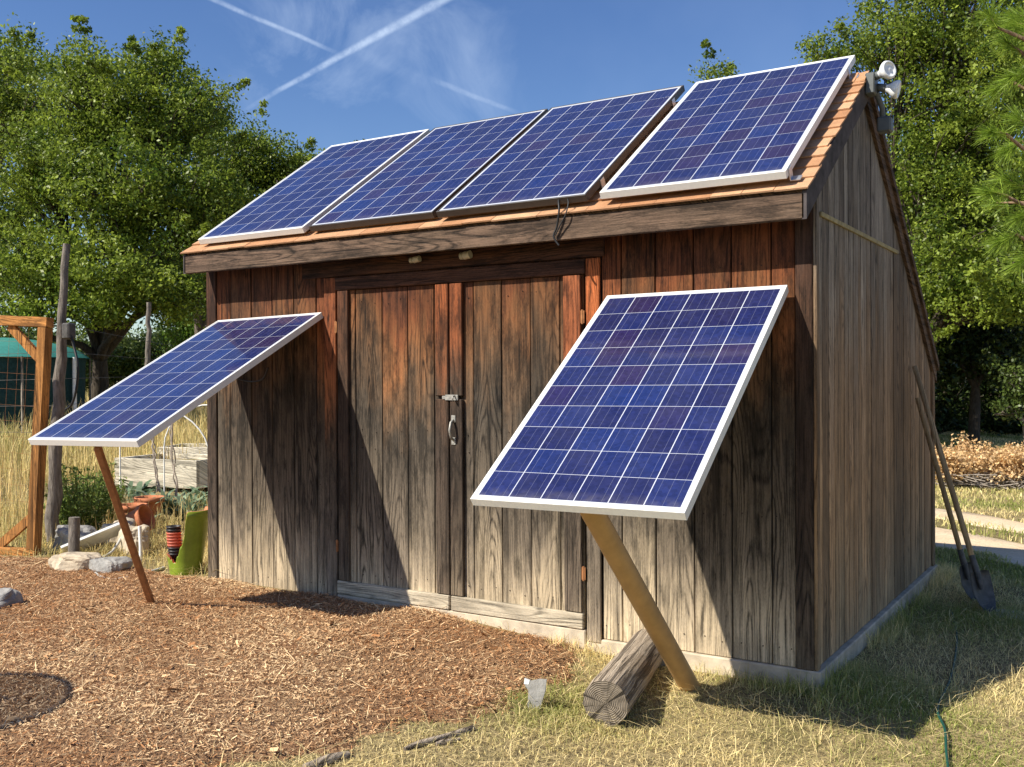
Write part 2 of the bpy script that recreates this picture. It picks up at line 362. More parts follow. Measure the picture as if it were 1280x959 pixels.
# solar glass: 6 x 10 polycrystalline cells, UV in metres
def solar(name, tone):
    m, t = newmat(name); uv = nd(t, 'ShaderNodeUVMap').outputs[0]; s = nd(t, 'ShaderNodeSeparateXYZ', inp={0: uv})
    mx, my = .026, .030; px_, py_ = (PWD-2*mx)/6, (PLN-2*my)/10
    U = mth(t, 'DIVIDE', mth(t, 'SUBTRACT', s.outputs[0], mx), px_); V = mth(t, 'DIVIDE', mth(t, 'SUBTRACT', s.outputs[1], my), py_)
    fu, fv = mth(t, 'FRACT', U), mth(t, 'FRACT', V)
    gu = mth(t, 'GREATER_THAN', mth(t, 'ABSOLUTE', mth(t, 'SUBTRACT', fu, .5)), .5-.0021/px_)
    gv = mth(t, 'GREATER_THAN', mth(t, 'ABSOLUTE', mth(t, 'SUBTRACT', fv, .5)), .5-.0011/py_)
    ou = mth(t, 'GREATER_THAN', mth(t, 'ABSOLUTE', mth(t, 'SUBTRACT', U, 3.)), 3.); ov = mth(t, 'GREATER_THAN', mth(t, 'ABSOLUTE', mth(t, 'SUBTRACT', V, 5.)), 5.)
    white = mth(t, 'MAXIMUM', mth(t, 'MAXIMUM', gu, gv), mth(t, 'MAXIMUM', ou, ov))
    bus = None
    for q in (.2, .5, .8):
        e = mth(t, 'LESS_THAN', mth(t, 'ABSOLUTE', mth(t, 'SUBTRACT', fu, q)), .0008/px_)
        bus = e if bus is None else mth(t, 'MAXIMUM', bus, e)
    cell = nd(t, 'ShaderNodeCombineXYZ', inp={0: mth(t, 'FLOOR', U), 1: mth(t, 'FLOOR', V), 2: tone}).outputs[0]
    wn = nd(t, 'ShaderNodeTexWhiteNoise', inp={0: cell}); wv = wn.outputs['Value']
    sw = nd(t, 'ShaderNodeSeparateColor', inp={0: wn.outputs['Color']})
    vo = nd(t, 'ShaderNodeTexVoronoi', inp={'Vector': uv, 'Scale': 60.}); vs = nd(t, 'ShaderNodeSeparateColor', inp={0: vo.outputs['Color']})
    base = ramp(t, wv, [(0, (.013, .016, .070)), (.5, (.014, .020, .090)), (.85, (.013, .025, .115)), (1, (.022, .016, .066))])
    base = mixc(t, mth(t, 'MULTIPLY', mapr(t, sw.outputs[1], .85, 1.), .55), base, (.034, .018, .05))
    f = mapr(t, vs.outputs[0], 0, 1, .82, 1.18); gg = nd(t, 'ShaderNodeCombineColor', inp={0: f, 1: f, 2: f}).outputs[0]
    base = mixc(t, 1., base, gg, 'MULTIPLY')
    base = mixc(t, mth(t, 'MULTIPLY', bus, .3), base, (.30, .32, .42))
    base = mixc(t, white, base, (.55, .58, .64))
    dust = mapr(t, noise(t, uv, 5., 5, .6), .35, .75, 0, .035)
    ed = mth(t, 'MULTIPLY', mapr(t, s.outputs[1], .09, .012), mapr(t, noise(t, uv, 22., 3), .35, .7, .02, .22))
    base = mixc(t, mth(t, 'ADD', dust, ed), base, (.4, .36, .3))
    finish(t, base, .07, .5); return m
PWD, PLN = .992, 1.65
M_sol = [solar('solar_cells_%s' % k, v) for k, v in (('a', 1.), ('b', 2.), ('c', 3.), ('d', 4.), ('e', 5.), ('f', 6.))]

# ------------------------------------------------------------------ terrain
def sst(v, a, b):
    q = np.clip((v-a)/(b-a), 0, 1); return q*q*(3-2*q)
def gz(x, y):
    x = np.asarray(x, float); y = np.asarray(y, float)
    z = .015 - .105*sst(x, 1.9, 3.6) - .09*sst(-y, .1, .8)*sst(x, 3.1, 4.0)*(1-sst(-y, 3, 6))
    z = z*1. - .03*sst(y, 5, 12)*sst(x, -1, 3)
    dl = np.maximum(0, (-x*.83+y*.55)-2.2)               # gentle rise to the left rear field
    z = z + .62*sst(dl, 0, 13)*(1-sst(x, -3, 1))
    z = z + .012*np.sin(x*3.1+y*1.3)*np.sin(y*2.7-x*.8)*sst(np.hypot(x-2.2, y-1.6), 3.2, 6)
    return z
def gzf(x, y): return float(gz(x, y))
def axisg(lo, hi, near0, near1, d):
    a = list(np.arange(near0, near1, d)); s = d
    v = near1
    while v < hi: a.append(v); s *= 1.25; v += s
    a.append(hi); v = near0; s = d; b = []
    while v > lo:
        s *= 1.25; v -= s; b.append(max(v, lo))
    return np.array(b[::-1]+a)
gx = axisg(-500, 500, -9, 9, .18); gy = axisg(-500, 500, -6, 12, .18)
X, Y = np.meshgrid(gx, gy); Z = gz(X, Y)
me = bpy.data.meshes.new('ground'); nx, ny = len(gx), len(gy)
me.from_pydata(np.stack([X, Y, Z], -1).reshape(-1, 3).tolist(), [], [(j*nx+i, j*nx+i+1, (j+1)*nx+i+1, (j+1)*nx+i) for j in range(ny-1) for i in range(nx-1)])
me.materials.append(M_ground); me.polygons.foreach_set('use_smooth', [True]*len(me.polygons))
o = bpy.data.objects.new('ground', me); COL.objects.link(o); o['kind'] = 'structure'

def medge(x, y):
    """signed depth inside the mulch bed (positive inside)"""
    x = np.asarray(x, float); y = np.asarray(y, float)
    right = np.interp(y, [-6, -4, -2.1, -1.0, -.3, .3], [1.8, 2.35, 2.93, 3.28, 3.25, 3.1]) + .05*np.sin(y*9)+.03*np.sin(y*23+1)
    top = np.interp(x, [-6, -2.4, -1.2, -.3, 0, 4], [-.5, -.25, -.02, .0, .03, .03]) + .04*np.sin(x*7)
    return np.minimum(np.minimum(right-x, top-y), 3.)
xs = np.arange(-5.5, 3.6, .06); ys = np.arange(-5.5, .16, .06)
X, Y = np.meshgrid(xs, ys); E_ = medge(X, Y)
bumpm = .012*np.sin(X*4.1+np.sin(Y*3)*1.3)*np.sin(Y*5.3+1)+.006*np.sin(X*13+Y*7)*np.sin(Y*17-X*5)
def mz(x, y):
    x = np.asarray(x, float); y = np.asarray(y, float); e = medge(x, y)
    bm = .012*np.sin(x*4.1+np.sin(y*3)*1.3)*np.sin(y*5.3+1)+.006*np.sin(x*13+y*7)*np.sin(y*17-x*5)
    return gz(x, y)+np.clip(-.02+e*.28, -.03, .022)+bm*np.clip(e*4, 0, 1)*.8
Z = mz(X, Y)
nx, ny = len(xs), len(ys); fs = []
for j in range(ny-1):
    for i in range(nx-1):
        if E_[j:j+2, i:i+2].max() > -.05: fs.append((j*nx+i, j*nx+i+1, (j+1)*nx+i+1, (j+1)*nx+i))
me = bpy.data.meshes.new('mulch_bed'); me.from_pydata(np.stack([X, Y, Z], -1).reshape(-1, 3).tolist(), [], fs)
me.materials.append(M_mulch); me.polygons.foreach_set('use_smooth', [True]*len(me.polygons))
o = bpy.data.objects.new('mulch_bed', me); COL.objects.link(o); o['kind'] = 'structure'

# dirt track: two wheel ruts
mb = MB()
for (a, b, hw) in (((1172, 645), (1280, 664), .33), ((1172, 676), (1280, 700), .42)):
    A, B = onz(*a, -.12), onz(*b, -.12); D = (B-A); D.z = 0; D.normalize(); N = Vector((-D.y, D.x, 0))
    vs = []; n = 120
    for i in range(n+1):
        s = -14+i*.27; c0 = A+D*s+N*(.25*math.sin(s*.22))
        for k, w in enumerate((-1.25, -1, -.5, .5, 1, 1.25)):
            q = c0+N*(w*hw+.05*math.sin(s*3+k*2)); vs.append((q.x, q.y, gzf(q.x, q.y)+(.008 if abs(w) < 1.1 else -.02)-(.01 if abs(w) < .6 else 0)*0))
    mb.add(vs, [(i*6+k, (i+1)*6+k, (i+1)*6+k+1, i*6+k+1) for i in range(n) for k in range(5)], smooth=True)
o = mb.build('dirt_track', M_track, kind='structure')

# ------------------------------------------------------------------ shed
WX = 4.366; EY, EZ = -.2028, 2.3502; AY, AZ = 1.0549, 3.1962; BY, BZ = 3.3315, 1.566; DY = 3.279
SF = (AZ-EZ)/(AY-EY); SB = (AZ-BZ)/(BY-AY)
def roofz(y): return EZ+(y-EY)*SF if y < AY else AZ-(y-AY)*SB
shed = thing('wooden_shed', 'weathered brown board shed with double doors and tan shingled saltbox roof', 'shed')
def P(mb, name, mats, parent=shed, **k): return mb.build(name, mats, parent, **k)
# foundation
mb = MB(); mb.box((-.005, -.016, -.5), (WX+.02, DY+.02, .0), ch=.006); P(mb, 'foundation', M_conc)
mb = MB(); mb.box((1.255, -.03, -.3), (3.09, .05, .043), ch=.006); P(mb, 'threshold', M_conc)
# front wall boards
def rnd(st=0., dk=0.): return (random.random(), st, dk)
mb = MB(); top = roofz(0)-.05
seams = [.1, .238, .447, .65, .853, 1.058, 1.144]
for a, b in zip(seams[:-1], seams[1:]):
    mb.box((a+.003, random.uniform(-.003, .003), .003), (b-.003, .02, top), rnd(.25, random.choice((0, .15, .3))), .003)
for a, b in zip([3.184, 3.307, 3.507, 3.725, 3.931, 4.14], [3.307, 3.507, 3.725, 3.931, 4.14, 4.262]):
    mb.box((a+.0035, random.uniform(-.003, .003), .003), (b-.0035, .02, top), rnd(.3, random.choice((0, .1, .25))), .003)
x = 1.144
while x < 3.18:                                   # boards over the doors
    mb.box((x+.003, 0, 2.10), (min(x+.2, 3.184)-.003, .02, top), rnd(.2, .3), .003); x += .2
for a, b in list(zip(seams[:-1], seams[1:]))+[(3.184, 3.307), (3.307, 3.507), (3.507, 3.725), (3.725, 3.931), (3.931, 4.14), (4.14, 4.262)]:
    for z in (.09, .75, 1.42, 2.02):
        for u in (.25, .75):
            q = Vector((a+(b-a)*u+random.uniform(-.008, .008), -.0025, z+random.uniform(-.012, .012)))
            mb.tube([q, q+Vector((0, .008, 0))], [.0035, .0035], 7, (.1, 0, 1))
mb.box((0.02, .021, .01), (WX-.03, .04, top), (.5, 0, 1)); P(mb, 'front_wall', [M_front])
# side, back and far side walls
def gable(xo, xi, name, mat, dens=.125, split=True):
    mb = MB(); y = .045; sgn = 1 if xo > xi else -1
    while y < DY-.02:
        w = random.uniform(.085, .135) if split else .15
        y1 = min(y+w, DY-.02); ya, yb = y+.0038, y1-.0038
        pts = [(ya, roofz(ya)-.035), (yb, roofz(yb)-.035)]
        if ya < AY < yb: pts.insert(1, (AY, AZ-.035))
        zt = 2.262
        colr = (random.random(), 0, random.choice((0, .1, .3, .5)))
        dx = random.uniform(-.004, .003)
        z0 = .005
        if split and roofz((ya+yb)/2)-.035 > zt+.05:
            mb.prism([(xo+dx, ya, z0), (xo+dx, yb, z0), (xo+dx, yb, zt), (xo+dx, ya, zt)], (-.018*sgn, 0, 0), colr)
            colr = (random.random(), 0, random.choice((0, .1, .3, .45))); z0 = zt+.004
        poly = [(xo+dx, ya, z0), (xo+dx, yb, z0)]+[(xo+dx, q[0], q[1]) for q in reversed(pts)]
        mb.prism(poly, (-.018*sgn, 0, 0), colr); y = y1
    xb = xo-.02*sgn
    poly = [(xb, .02, .01), (xb, DY-.01, .01), (xb, DY-.01, roofz(DY)-.05), (xb, AY, AZ-.05), (xb, .02, roofz(.02)-.05)]
    mb.prism(poly, (-.01*sgn, 0, 0), (.5, 0, 1)); return P(mb, name, mat)
gable(WX-.012, 0, 'side_wall', M_side); gable(.012, WX, 'side_wall', M_side, split=False)
mb = MB(); x = .0
while x < WX-.05:
    mb.box((x+.003, DY-.02, .005), (min(x+.15, WX-.01)-.003, DY, roofz(DY)-.05), rnd(), .002); x += .15
P(mb, 'back_wall', M_side)
mb = MB(); mb.box((WX-.0115, .1, 2.252), (WX+.001, 1.96, 2.276), ch=.002); P(mb, 'batten', M_trimy)
# corner boards
for (a, b, dk, st) in ((.0, .098, .85, .4), (4.264, 4.35, .92, .3)):
    mb = MB(); mb.box((a, -.012, .001), (b, .02, roofz(0)-.05), rnd(st, dk), .004); P(mb, 'corner_board', M_front)
for y0, y1, dk in ((-.005, .042, .35), (DY-.07, DY+.012, .5)):
    mb = MB(); mb.box((WX-.015, y0, .001), (WX+.004, y1, roofz((y0+y1)/2)-.07), rnd(0, dk), .003); P(mb, 'corner_board', M_side)
mb = MB(); mb.box((-.003, .021, .001), (.0115, .07, roofz(0)-.05), rnd(0, .4), .003); P(mb, 'corner_board', M_side)
# door trim
mb = MB(); mb.box((1.147, -.022, .001), (1.248, .0, 2.115), rnd(.5, .2), .004); P(mb, 'door_frame', M_front)
mb = MB(); mb.box((3.097, -.022, -.02), (3.182, .0, 2.115), rnd(.9, .1), .004); P(mb, 'door_frame', M_front)
mb = MB(); mb.box((1.25, -.03, 2.03), (3.094, .0, 2.112), rnd(.2, .6), .004); P(mb, 'door_lintel', M_frontx)
mb = MB(); mb.box((.95, -.024, 2.121), (3.21, .0, 2.222), rnd(.2, .55), .004); P(mb, 'door_lintel', M_frontx)
# doors
def door(x0, x1, seams, stl, str_, handle):
    dz0, dz1 = .048, 2.028
    mb = MB()
    for a, b in zip(seams[:-1], seams[1:]):
        mb.box((a+.003, -.008+random.uniform(-.002, .002), dz0), (b-.003, .012, dz1), rnd(.15, random.choice((0, .05, .12))), .003)
    mb.box((x0, .0125, dz0), (x1, .019, dz1), (.5, 0, 1))
    for a, b in zip(seams[:-1], seams[1:]):
        for z in (.2, 1.0, 1.12, 1.94):
            for u in (.25, .75):
                q = Vector((a+(b-a)*u+random.uniform(-.008, .008), -.0105, z+random.uniform(-.015, .015))); mb.tube([q, q+Vector((0, .008, 0))], [.0035, .0035], 7, (.1, 0, 1))
    d = P(mb, 'door', M_front)
    for (a, b, segs) in (stl, str_):
        for (za, zb, st, dk) in segs:  # dk carries dark stain plus shadow put into the stile colour
            mb = MB(); mb.box((a, -.032, za), (b, -.0085, zb), rnd(st, dk), .004); P(mb, 'stile', M_front, d)
    mb = MB(); mb.box((x0+.004, -.036, .046), (x1-.004, -.0085, .134), rnd(0, 0), .005); P(mb, 'kick_board', M_kick, d)
    return d
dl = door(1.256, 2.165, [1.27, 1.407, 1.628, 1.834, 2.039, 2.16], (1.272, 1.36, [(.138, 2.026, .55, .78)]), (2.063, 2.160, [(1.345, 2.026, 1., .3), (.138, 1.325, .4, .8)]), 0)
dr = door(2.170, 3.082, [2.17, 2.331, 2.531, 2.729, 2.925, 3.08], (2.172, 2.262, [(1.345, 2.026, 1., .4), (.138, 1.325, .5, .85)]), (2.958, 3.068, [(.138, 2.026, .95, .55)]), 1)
# handle and hasp
mb = MB(); mb.box((2.186, -.037, 1.05), (2.216, -.0325, 1.095), ch=.001); mb.box((2.186, -.037, 1.185), (2.216, -.0325, 1.228), ch=.001)
mb.tube([(2.201, -.036, 1.08), (2.201, -.062, 1.095), (2.201, -.075, 1.14), (2.201, -.062, 1.185), (2.201, -.036, 1.20)], .008, 10)
P(mb, 'handle', M_iron, dr)
mb = MB(); mb.box((2.142, -.041, 1.318), (2.238, -.0325, 1.352), ch=.002); mb.box((2.12, -.039, 1.325), (2.15, -.033, 1.345), ch=.001)
mb.tube([(2.215, -.04, 1.345), (2.215, -.062, 1.343), (2.215, -.062, 1.318), (2.215, -.04, 1.316)], .005, 8)
P(mb, 'hasp', M_iron, dr)
for z in (1.79, .36):
    mb = MB(); mb.tube([(3.083, -.032, z-.04), (3.083, -.032, z+.04)], .007, 8); mb.box((3.072, -.034, z-.035), (3.095, -.029, z+.035)); P(mb, 'hinge', M_rust, dr)
    mb = MB(); mb.tube([(1.26, -.032, z-.04), (1.26, -.032, z+.04)], .006, 8); mb.box((1.252, -.034, z-.035), (1.27, -.029, z+.035)); P(mb, 'hinge', M_rust, dl)
# roof: deck, shingle courses, fascia, rakes
mb = MB(); XL, XR = -.012, WX+.008
dk = [(XL+.01, EY+.015, roofz(EY+.015)-.012), (XL+.01, AY, AZ-.012), (XL+.01, BY-.02, roofz(BY-.02)-.012), (XL+.01, BY-.02, roofz(BY-.02)-.034), (XL+.01, AY, AZ-.036), (XL+.01, EY+.015, roofz(EY+.015)-.034)]
mb.prism(dk, (XR-XL-.03, 0, 0), (.5, 0, .3)); roof = P(mb, 'roof', M_rake)
mb = MB(); expo = .125
def courses(y0, z0, y1, z1, n_):
    d = Vector((0, y1-y0, z1-z0)); L = d.length; d.normalize(); nrm = Vector((0, -d.z, d.y))
    if nrm.z < 0: nrm = -nrm
    k = 0; s = -.022
    while s < L-.01:
        x = XL-random.uniform(0, .13); e = min(expo+.03, L-s)
        while x < XR+.012:
            w = random.choice((.16, .2, .25, .3)); xa = max(x, XL-.008); xb = min(x+w, XR+.012+random.uniform(-.004, .006))
            if xb-xa > .02:
                o = Vector((0, y0, z0))+d*(s+random.uniform(-.003, .003)); lift = random.uniform(0, .004)
                a = o+nrm*(.006+lift); b = o+d*e+nrm*(-.004)
                th = .009
                vs = [Vector((xa+.0015, a.y, a.z)), Vector((xb-.0015, a.y, a.z)), Vector((xb-.0015, b.y, b.z)), Vector((xa+.0015, b.y, b.z))]
                vs += [v-nrm*th for v in vs]
                mb.add(vs, [(0,1,2,3), (7,6,5,4), (0,4,5,1), (1,5,6,2), (2,6,7,3), (3,7,4,0)], (random.random(), 0, 0))
            x += w
        s += expo; k += 1
courses(EY, EZ, AY, AZ, 0); courses(BY, BZ, AY, AZ, 0)
P(mb, 'shingles', M_shin, roof)
mb = MB(); x = XL                                      # ridge caps
while x < XR:
    w = .16; x1 = min(x+w+.02, XR+.012); lf = .0; dx = .11
    for sy, sl in ((-1, SF), (1, SB)):
        q = math.hypot(dx, dx*sl)
        vs = [(x, AY, AZ+.016), (x1, AY, AZ+.024), (x1, AY+sy*dx, AZ-dx*sl+.022), (x, AY+sy*dx, AZ-dx*sl+.014)]
        vs2 = [(a, b, c-.01) for a, b, c in vs]
        f = [(0,1,2,3), (7,6,5,4), (0,4,5,1), (1,5,6,2), (2,6,7,3), (3,7,4,0)]
        mb.add(vs+vs2, f if sy < 0 else [tuple(reversed(g)) for g in f], (random.random(), 0, 0))
    x += w
P(mb, 'ridge_cap', M_shin, roof)
mb = MB(); mb.box((-.006, EY, 2.200), (4.366, EY+.035, 2.324), (.3, .1, .05), .004); P(mb, 'fascia', M_fascia)
mb = MB(); mb.box((-.006, BY-.03, BZ-.14), (4.362, BY, BZ-.035), (.6, .1, .05), .004); P(mb, 'fascia', M_fascia)
def rake(xf, y0, z0, y1, z1, dep, th, mat, dk=0.):
    mb = MB(); mb.prism([(xf, y0, z0-.018), (xf, y1, z1-.018), (xf, y1, z1-.018-dep), (xf, y0, z0-.018-dep)], (th, 0, 0), rnd(0, dk)); P(mb, 'rake_board', mat)
for xf, th in ((WX-.011, .022), (-.012, .022)):
    rake(xf, EY, EZ, AY-.0, AZ-.0, .135, th, M_raked, .35); rake(xf, AY+.001, AZ, BY, BZ, .15, th, M_rake, .1)
mb = MB(); mb.prism([(WX+.012, AY+.03, AZ-.04), (WX+.012, BY, BZ-.018), (WX+.012, BY, BZ-.075), (WX+.012, AY+.03, AZ-.095)], (.018, 0, 0), rnd(0, .3)); P(mb, 'rake_board', M_rake)
# conduit fittings under the eave
for x, r, ln, dirx in ((1.928, .020, .07, 1), (2.307, .024, .07, 1)):
    mb = MB(); z = 2.182
    mb.tube([(x-ln/2, -.05, z), (x-.01, -.05, z), (x-.009, -.05, z), (x+ln/2, -.05, z+.006)], [r*.75, r*.75, r, r], 14)
    for k in range(3): mb.tube([(x-ln/2+.012*k, -.05, z), (x-ln/2+.012*k+.006, -.05, z)], [r*.9, r*.9], 14)
    mb.box((x-.012, -.05, z-.012), (x+.012, -.022, z+.012)); P(mb, 'lamp_socket', M_ivory)

# ------------------------------------------------------------------ solar panels
def panel(label, org, ux, uy, frame, sol, grp, clips=()):
    """org: lower left corner of the glass face; ux, uy unit vectors"""
    ux = Vector(ux).normalized(); uy = Vector(uy); uy = (uy-ux*uy.dot(ux)).normalized(); n = ux.cross(uy)
    t = thing('solar_panel', label, 'solar panel', org, grp)
    t.matrix_world = Matrix.Translation(org) @ Matrix((ux, uy, n)).transposed().to_4x4()
    L, Wd, lip, dep = PLN, PWD, .012, .04
    mb = MB()
    for lo, hi in (((0, 0, -dep), (Wd, lip, 0)), ((0, L-lip, -dep), (Wd, L, 0)), ((0, lip, -dep), (lip, L-lip, 0)), ((Wd-lip, lip, -dep), (Wd, L-lip, 0))):
        mb.box(lo, hi, ch=.0015)
    for lo, hi in (((lip, lip, -dep), (Wd-lip, lip+.022, -dep+.002)), ((lip, L-lip-.022, -dep), (Wd-lip, L-lip, -dep+.002))): mb.box(lo, hi)
    mb.build('frame', frame, t)
    me = bpy.data.meshes.new('glass'); a = lip-.0005
    me.from_pydata([(a, a, -.0025), (Wd-a, a, -.0025), (Wd-a, L-a, -.0025), (a, L-a, -.0025), (a, a, -.007), (Wd-a, a, -.007), (Wd-a, L-a, -.007), (a, L-a, -.007)], [],
                   [(0,1,2,3), (7,6,5,4), (0,4,5,1), (1,5,6,2), (2,6,7,3), (3,7,4,0)])
    uvl = me.uv_layers.new(name='UVMap')
    for li, lp in enumerate(me.loops):
        v = me.vertices[lp.vertex_index].co; uvl.data[li].uv = (v.x, v.y)
    me.materials.append(sol); me.materials.append(M_back)
    for i in range(1, 6): me.polygons[i].material_index = 1
    o = bpy.data.objects.new('glass', me); COL.objects.link(o); o.parent = t
    mb = MB(); mb.box((Wd/2-.06, L-.16, -.03), (Wd/2+.06, L-.06, -.0075), ch=.004); mb.build('junction_box', M_rubber, t)
    for (cx_, cy_) in clips:
        sg = 1 if cx_ > .5 else -1; xe = Wd if sg > 0 else 0; mb = MB()
        a0, a1 = sorted((xe+sg*.001, xe+sg*.005)); b0, b1 = sorted((xe+sg*.001, xe+sg*.05))
        mb.box((a0, cy_-.025, -.065), (a1, cy_+.025, -.008)); mb.box((b0, cy_-.025, -.069), (b1, cy_+.025, -.065))
        mb.build('clip', M_clip, t)
    return t
e = Vector((0, AY-EY, AZ-EZ)).normalized(); n_ = Vector((0, -e.z, e.y)); o_ = Vector((0, EY, EZ))
GR = 'solar panels on the shed roof'
for i, (pxx, ps, pn, fr, lb) in enumerate((
        (.1392, .0441, .0662, M_alu, 'silver framed solar panel at the left end of the shed roof'),
        (1.1718, .06, .0624, M_blk, 'dark framed solar panel second from the left end of the roof'),
        (2.2095, .0349, .0722, M_blk, 'dark framed solar panel beside the raised silver panel at the right of the roof'),
        (3.2954, .0165, .083, M_alu, 'raised silver framed solar panel at the right end of the roof, poking above the ridge'))):
    og = o_+e*ps+n_*pn+Vector((pxx, 0, 0))
    cl = ((.9, .22), (.9, 1.42)) if i in (2,) else ((.9, .06), (.9, 1.45), (.1, .1)) if i == 3 else ((.1, 1.2),) if i == 0 else ()
    t = panel(lb, og, (1, 0, 0), e, fr, M_sol[i], GR, cl)
    for yy in (.28, 1.32):                                 # rails under the panel
        mb = MB(); hh = pn-.04-.012
        mb.box((.03, yy-.02, -.04-hh), (PWD-.03, yy+.02, -.0405), ch=.002)
        mb.build('mounting_rail', M_blk if fr is M_blk else M_clip, t)
GR2 = 'solar panels tilted out from the shed front'
def tilt(x, y, z, a, r):
    top = Vector((x, y, z)); d = Vector((0, -math.cos(a), -math.sin(a))); ur = Vector((math.cos(r), 0, -math.sin(r)))
    return top+d*PLN, ur, -d
og, ux, uy = tilt(3.2528, -.0546, 1.8991, .6288, -.0052)
panel('silver framed solar panel tilted out right of the doors on the thick tan tube', og, ux, uy, M_alu, M_sol[4], GR2)
gB = og
og, ux, uy = tilt(.1513, -.0232, 1.8749, .4863, -.0188)
tilt(.1513, -.0232, 1.8749, .4863, -.0188)
panel('silver framed solar panel tilted out left of the doors on the thin brown prop', og, ux, uy, M_alu, M_sol[5], GR2)
mb = MB(); a = Vector((3.755, -1.27, .945)); b = Vector((3.80, -.19, -.16))
mb.tube([a+(a-b)*.0, a.lerp(b, .5), b], .05, 24); mb.tube([a, a+Vector((0, 0, .001))], .052, 24)
tag(mb.build('support_tube', M_tube), 'thick tan painted tube propping up the right hand tilted panel', 'support pole')
mb = MB(); a = Vector((.735, -1.43, 1.075)); b = Vector((.37, -.76, -.05)); d = (b-a).normalized(); sx = d.cross(Vector((.85, .53, 0))).normalized(); sy = d.cross(sx)
Mx = Matrix((sx, sy, d)).transposed().to_4x4(); Mx.translation = a
mb.box((-.018, -.018, 0), (.018, .018, (b-a).length), ch=.003, mat=Mx)
tag(mb.build('support_prop', M_angle), 'thin reddish brown wooden prop under the left tilted panel', 'support pole')
# dangling wires
def wire(pts, r, label, mat=M_rubber, name='cable', grp=None, seg=6):
    P_ = [Vector(p) for p in pts]; out = []
    for i in range(len(P_)-1):
        p0, p1, p2, p3 = P_[max(i-1, 0)], P_[i], P_[i+1], P_[min(i+2, len(P_)-1)]
        for k in range(6):
            s = k/6; out.append(.5*((2*p1)+(-p0+p2)*s+(2*p0-5*p1+4*p2-p3)*s*s+(-p0+3*p1-3*p2+p3)*s**3))
    out.append(P_[-1]); mb = MB(); mb.tube(out, r, seg)
    return tag(mb.build(name, mat), label, 'cable' if name == 'cable' else 'hose', grp)
wire([(3.02, EY+.02, 2.44), (3.04, EY-.015, 2.40), (3.05, EY-.03, 2.35), (3.03, EY-.02, 2.27), (3.01, EY-.02, 2.22), (3.04, EY-.015, 2.17)], .006, 'black cable hanging over the roof edge board below the dark framed panels')
wire([(3.06, EY+.02, 2.44), (3.10, EY-.015, 2.40), (3.09, EY-.03, 2.33), (3.05, EY-.025, 2.27), (3.02, EY-.02, 2.225)], .004, 'thinner cable looped beside the hanging one at the roof edge')
wire([(.28, -.25, 1.70), (.26, -.12, 1.62), (.30, -.06, 1.50), (.42, -.03, 1.44), (.58, -.03, 1.45), (.66, -.05, 1.53)], .006, 'black cable with connectors looping below the left tilted panel')

# floodlight on the gable
fl = thing('floodlight', 'double floodlight with two white bulbs on the gable peak', 'floodlight', (WX+.03, AY-.03, AZ-.06))
fo = fl.location
mb = MB(); mb.box((-.017, -.05, -.07), (.035, .05, .05), ch=.006); mb.build('junction_box', M_boxg, fl)
mb = MB(); mb.tube([(.03, .03, -.05), (.05, .08, -.13), (.05, .1, -.2)], .016, 8); mb.box((.02, .07, -.27), (.10, .15, -.18), ch=.01); mb.build('motion_sensor', M_boxg, fl)
def bulb(base, dirv):
    d = Vector(dirv).normalized(); q = Vector((0, 0, 1)).rotation_difference(d).to_matrix().to_4x4(); q.translation = Vector(base)
    mb = MB(); mb.lathe([(0, 0), (.022, 0), (.024, .05), (.02, .055)], 16, mat=q); h = mb.build('lamp_holder', M_boxg, fl)
    q = q @ Matrix.Scale(.88, 4); mb = MB(); mb.lathe([(.02, .05), (.024, .06), (.03, .08), (.048, .10), (.058, .118), (.061, .13), (.056, .142), (.045, .145), (.043, .140), (.02, .139), (.006, .143), (0, .143)], 24, mat=q); mb.build('bulb', M_bulb, fl)
bulb((.02, .0, .03), (.75, -.5, .1)); bulb((.03, .03, -.02), (1., .1, -.25))

# ------------------------------------------------------------------ scattered stuff: chips, grass
def inview(x, y, m=60):
    """keep what the photograph (or a step to the side) can see"""
    d = np.stack([x-CX.x, y-CX.y], -1); dep = d @ np.array([cf.x, cf.y]); rr = d @ np.array([cr.x, cr.y])
    return (dep > .5) & (np.abs(rr/dep*FPX) < 640+m*4) & (((CX.z)/np.maximum(dep, .1))*FPX < 480+m*5)
def blades(n, xr, yr, hfun, zf, keep, wid, name, mat, cfun, label=None, lean=.35, wid_px=True, **tg):
    x = rng.uniform(*xr, n); y = rng.uniform(*yr, n); k = keep(x, y) & inview(x, y); x, y = x[k], y[k]; n = len(x)
    z = zf(x, y)-.005; h = hfun(x, y)*rng.uniform(.45, 1.25, n); a = rng.uniform(0, 2*np.pi, n); ln = np.abs(rng.normal(0, lean, n))
    dx, dy = np.cos(a), np.sin(a); b = rng.uniform(0, 2*np.pi, n); wx, wy = np.cos(b)*wid/2, np.sin(b)*wid/2
    dist = np.hypot(x-CX.x, y-CX.y); wx = wx*np.maximum(1, dist/6); wy = wy*np.maximum(1, dist/6)
    p0 = np.stack([x, y, z], -1); p1 = p0+np.stack([dx*ln*h*.35, dy*ln*h*.35, h*.6], -1); p2 = p0+np.stack([dx*ln*h, dy*ln*h, h*(1-.25*np.minimum(ln, 1.5))], -1)
    w = np.stack([wx, wy, 0*wx], -1); V1 = np.stack([p0-w, p0+w, p1+w*.8, p1-w*.8], 1); V2 = np.stack([p1-w*.8, p1+w*.8, p2+w*.12, p2-w*.12], 1)
    C = cfun(x, y); return bulk(name, np.concatenate([V1, V2]), np.concatenate([C, C]), mat, kind='stuff')
def insh(x, y): return (x > -.03) & (x < WX+.03) & (y > -.02) & (y < DY+.03)
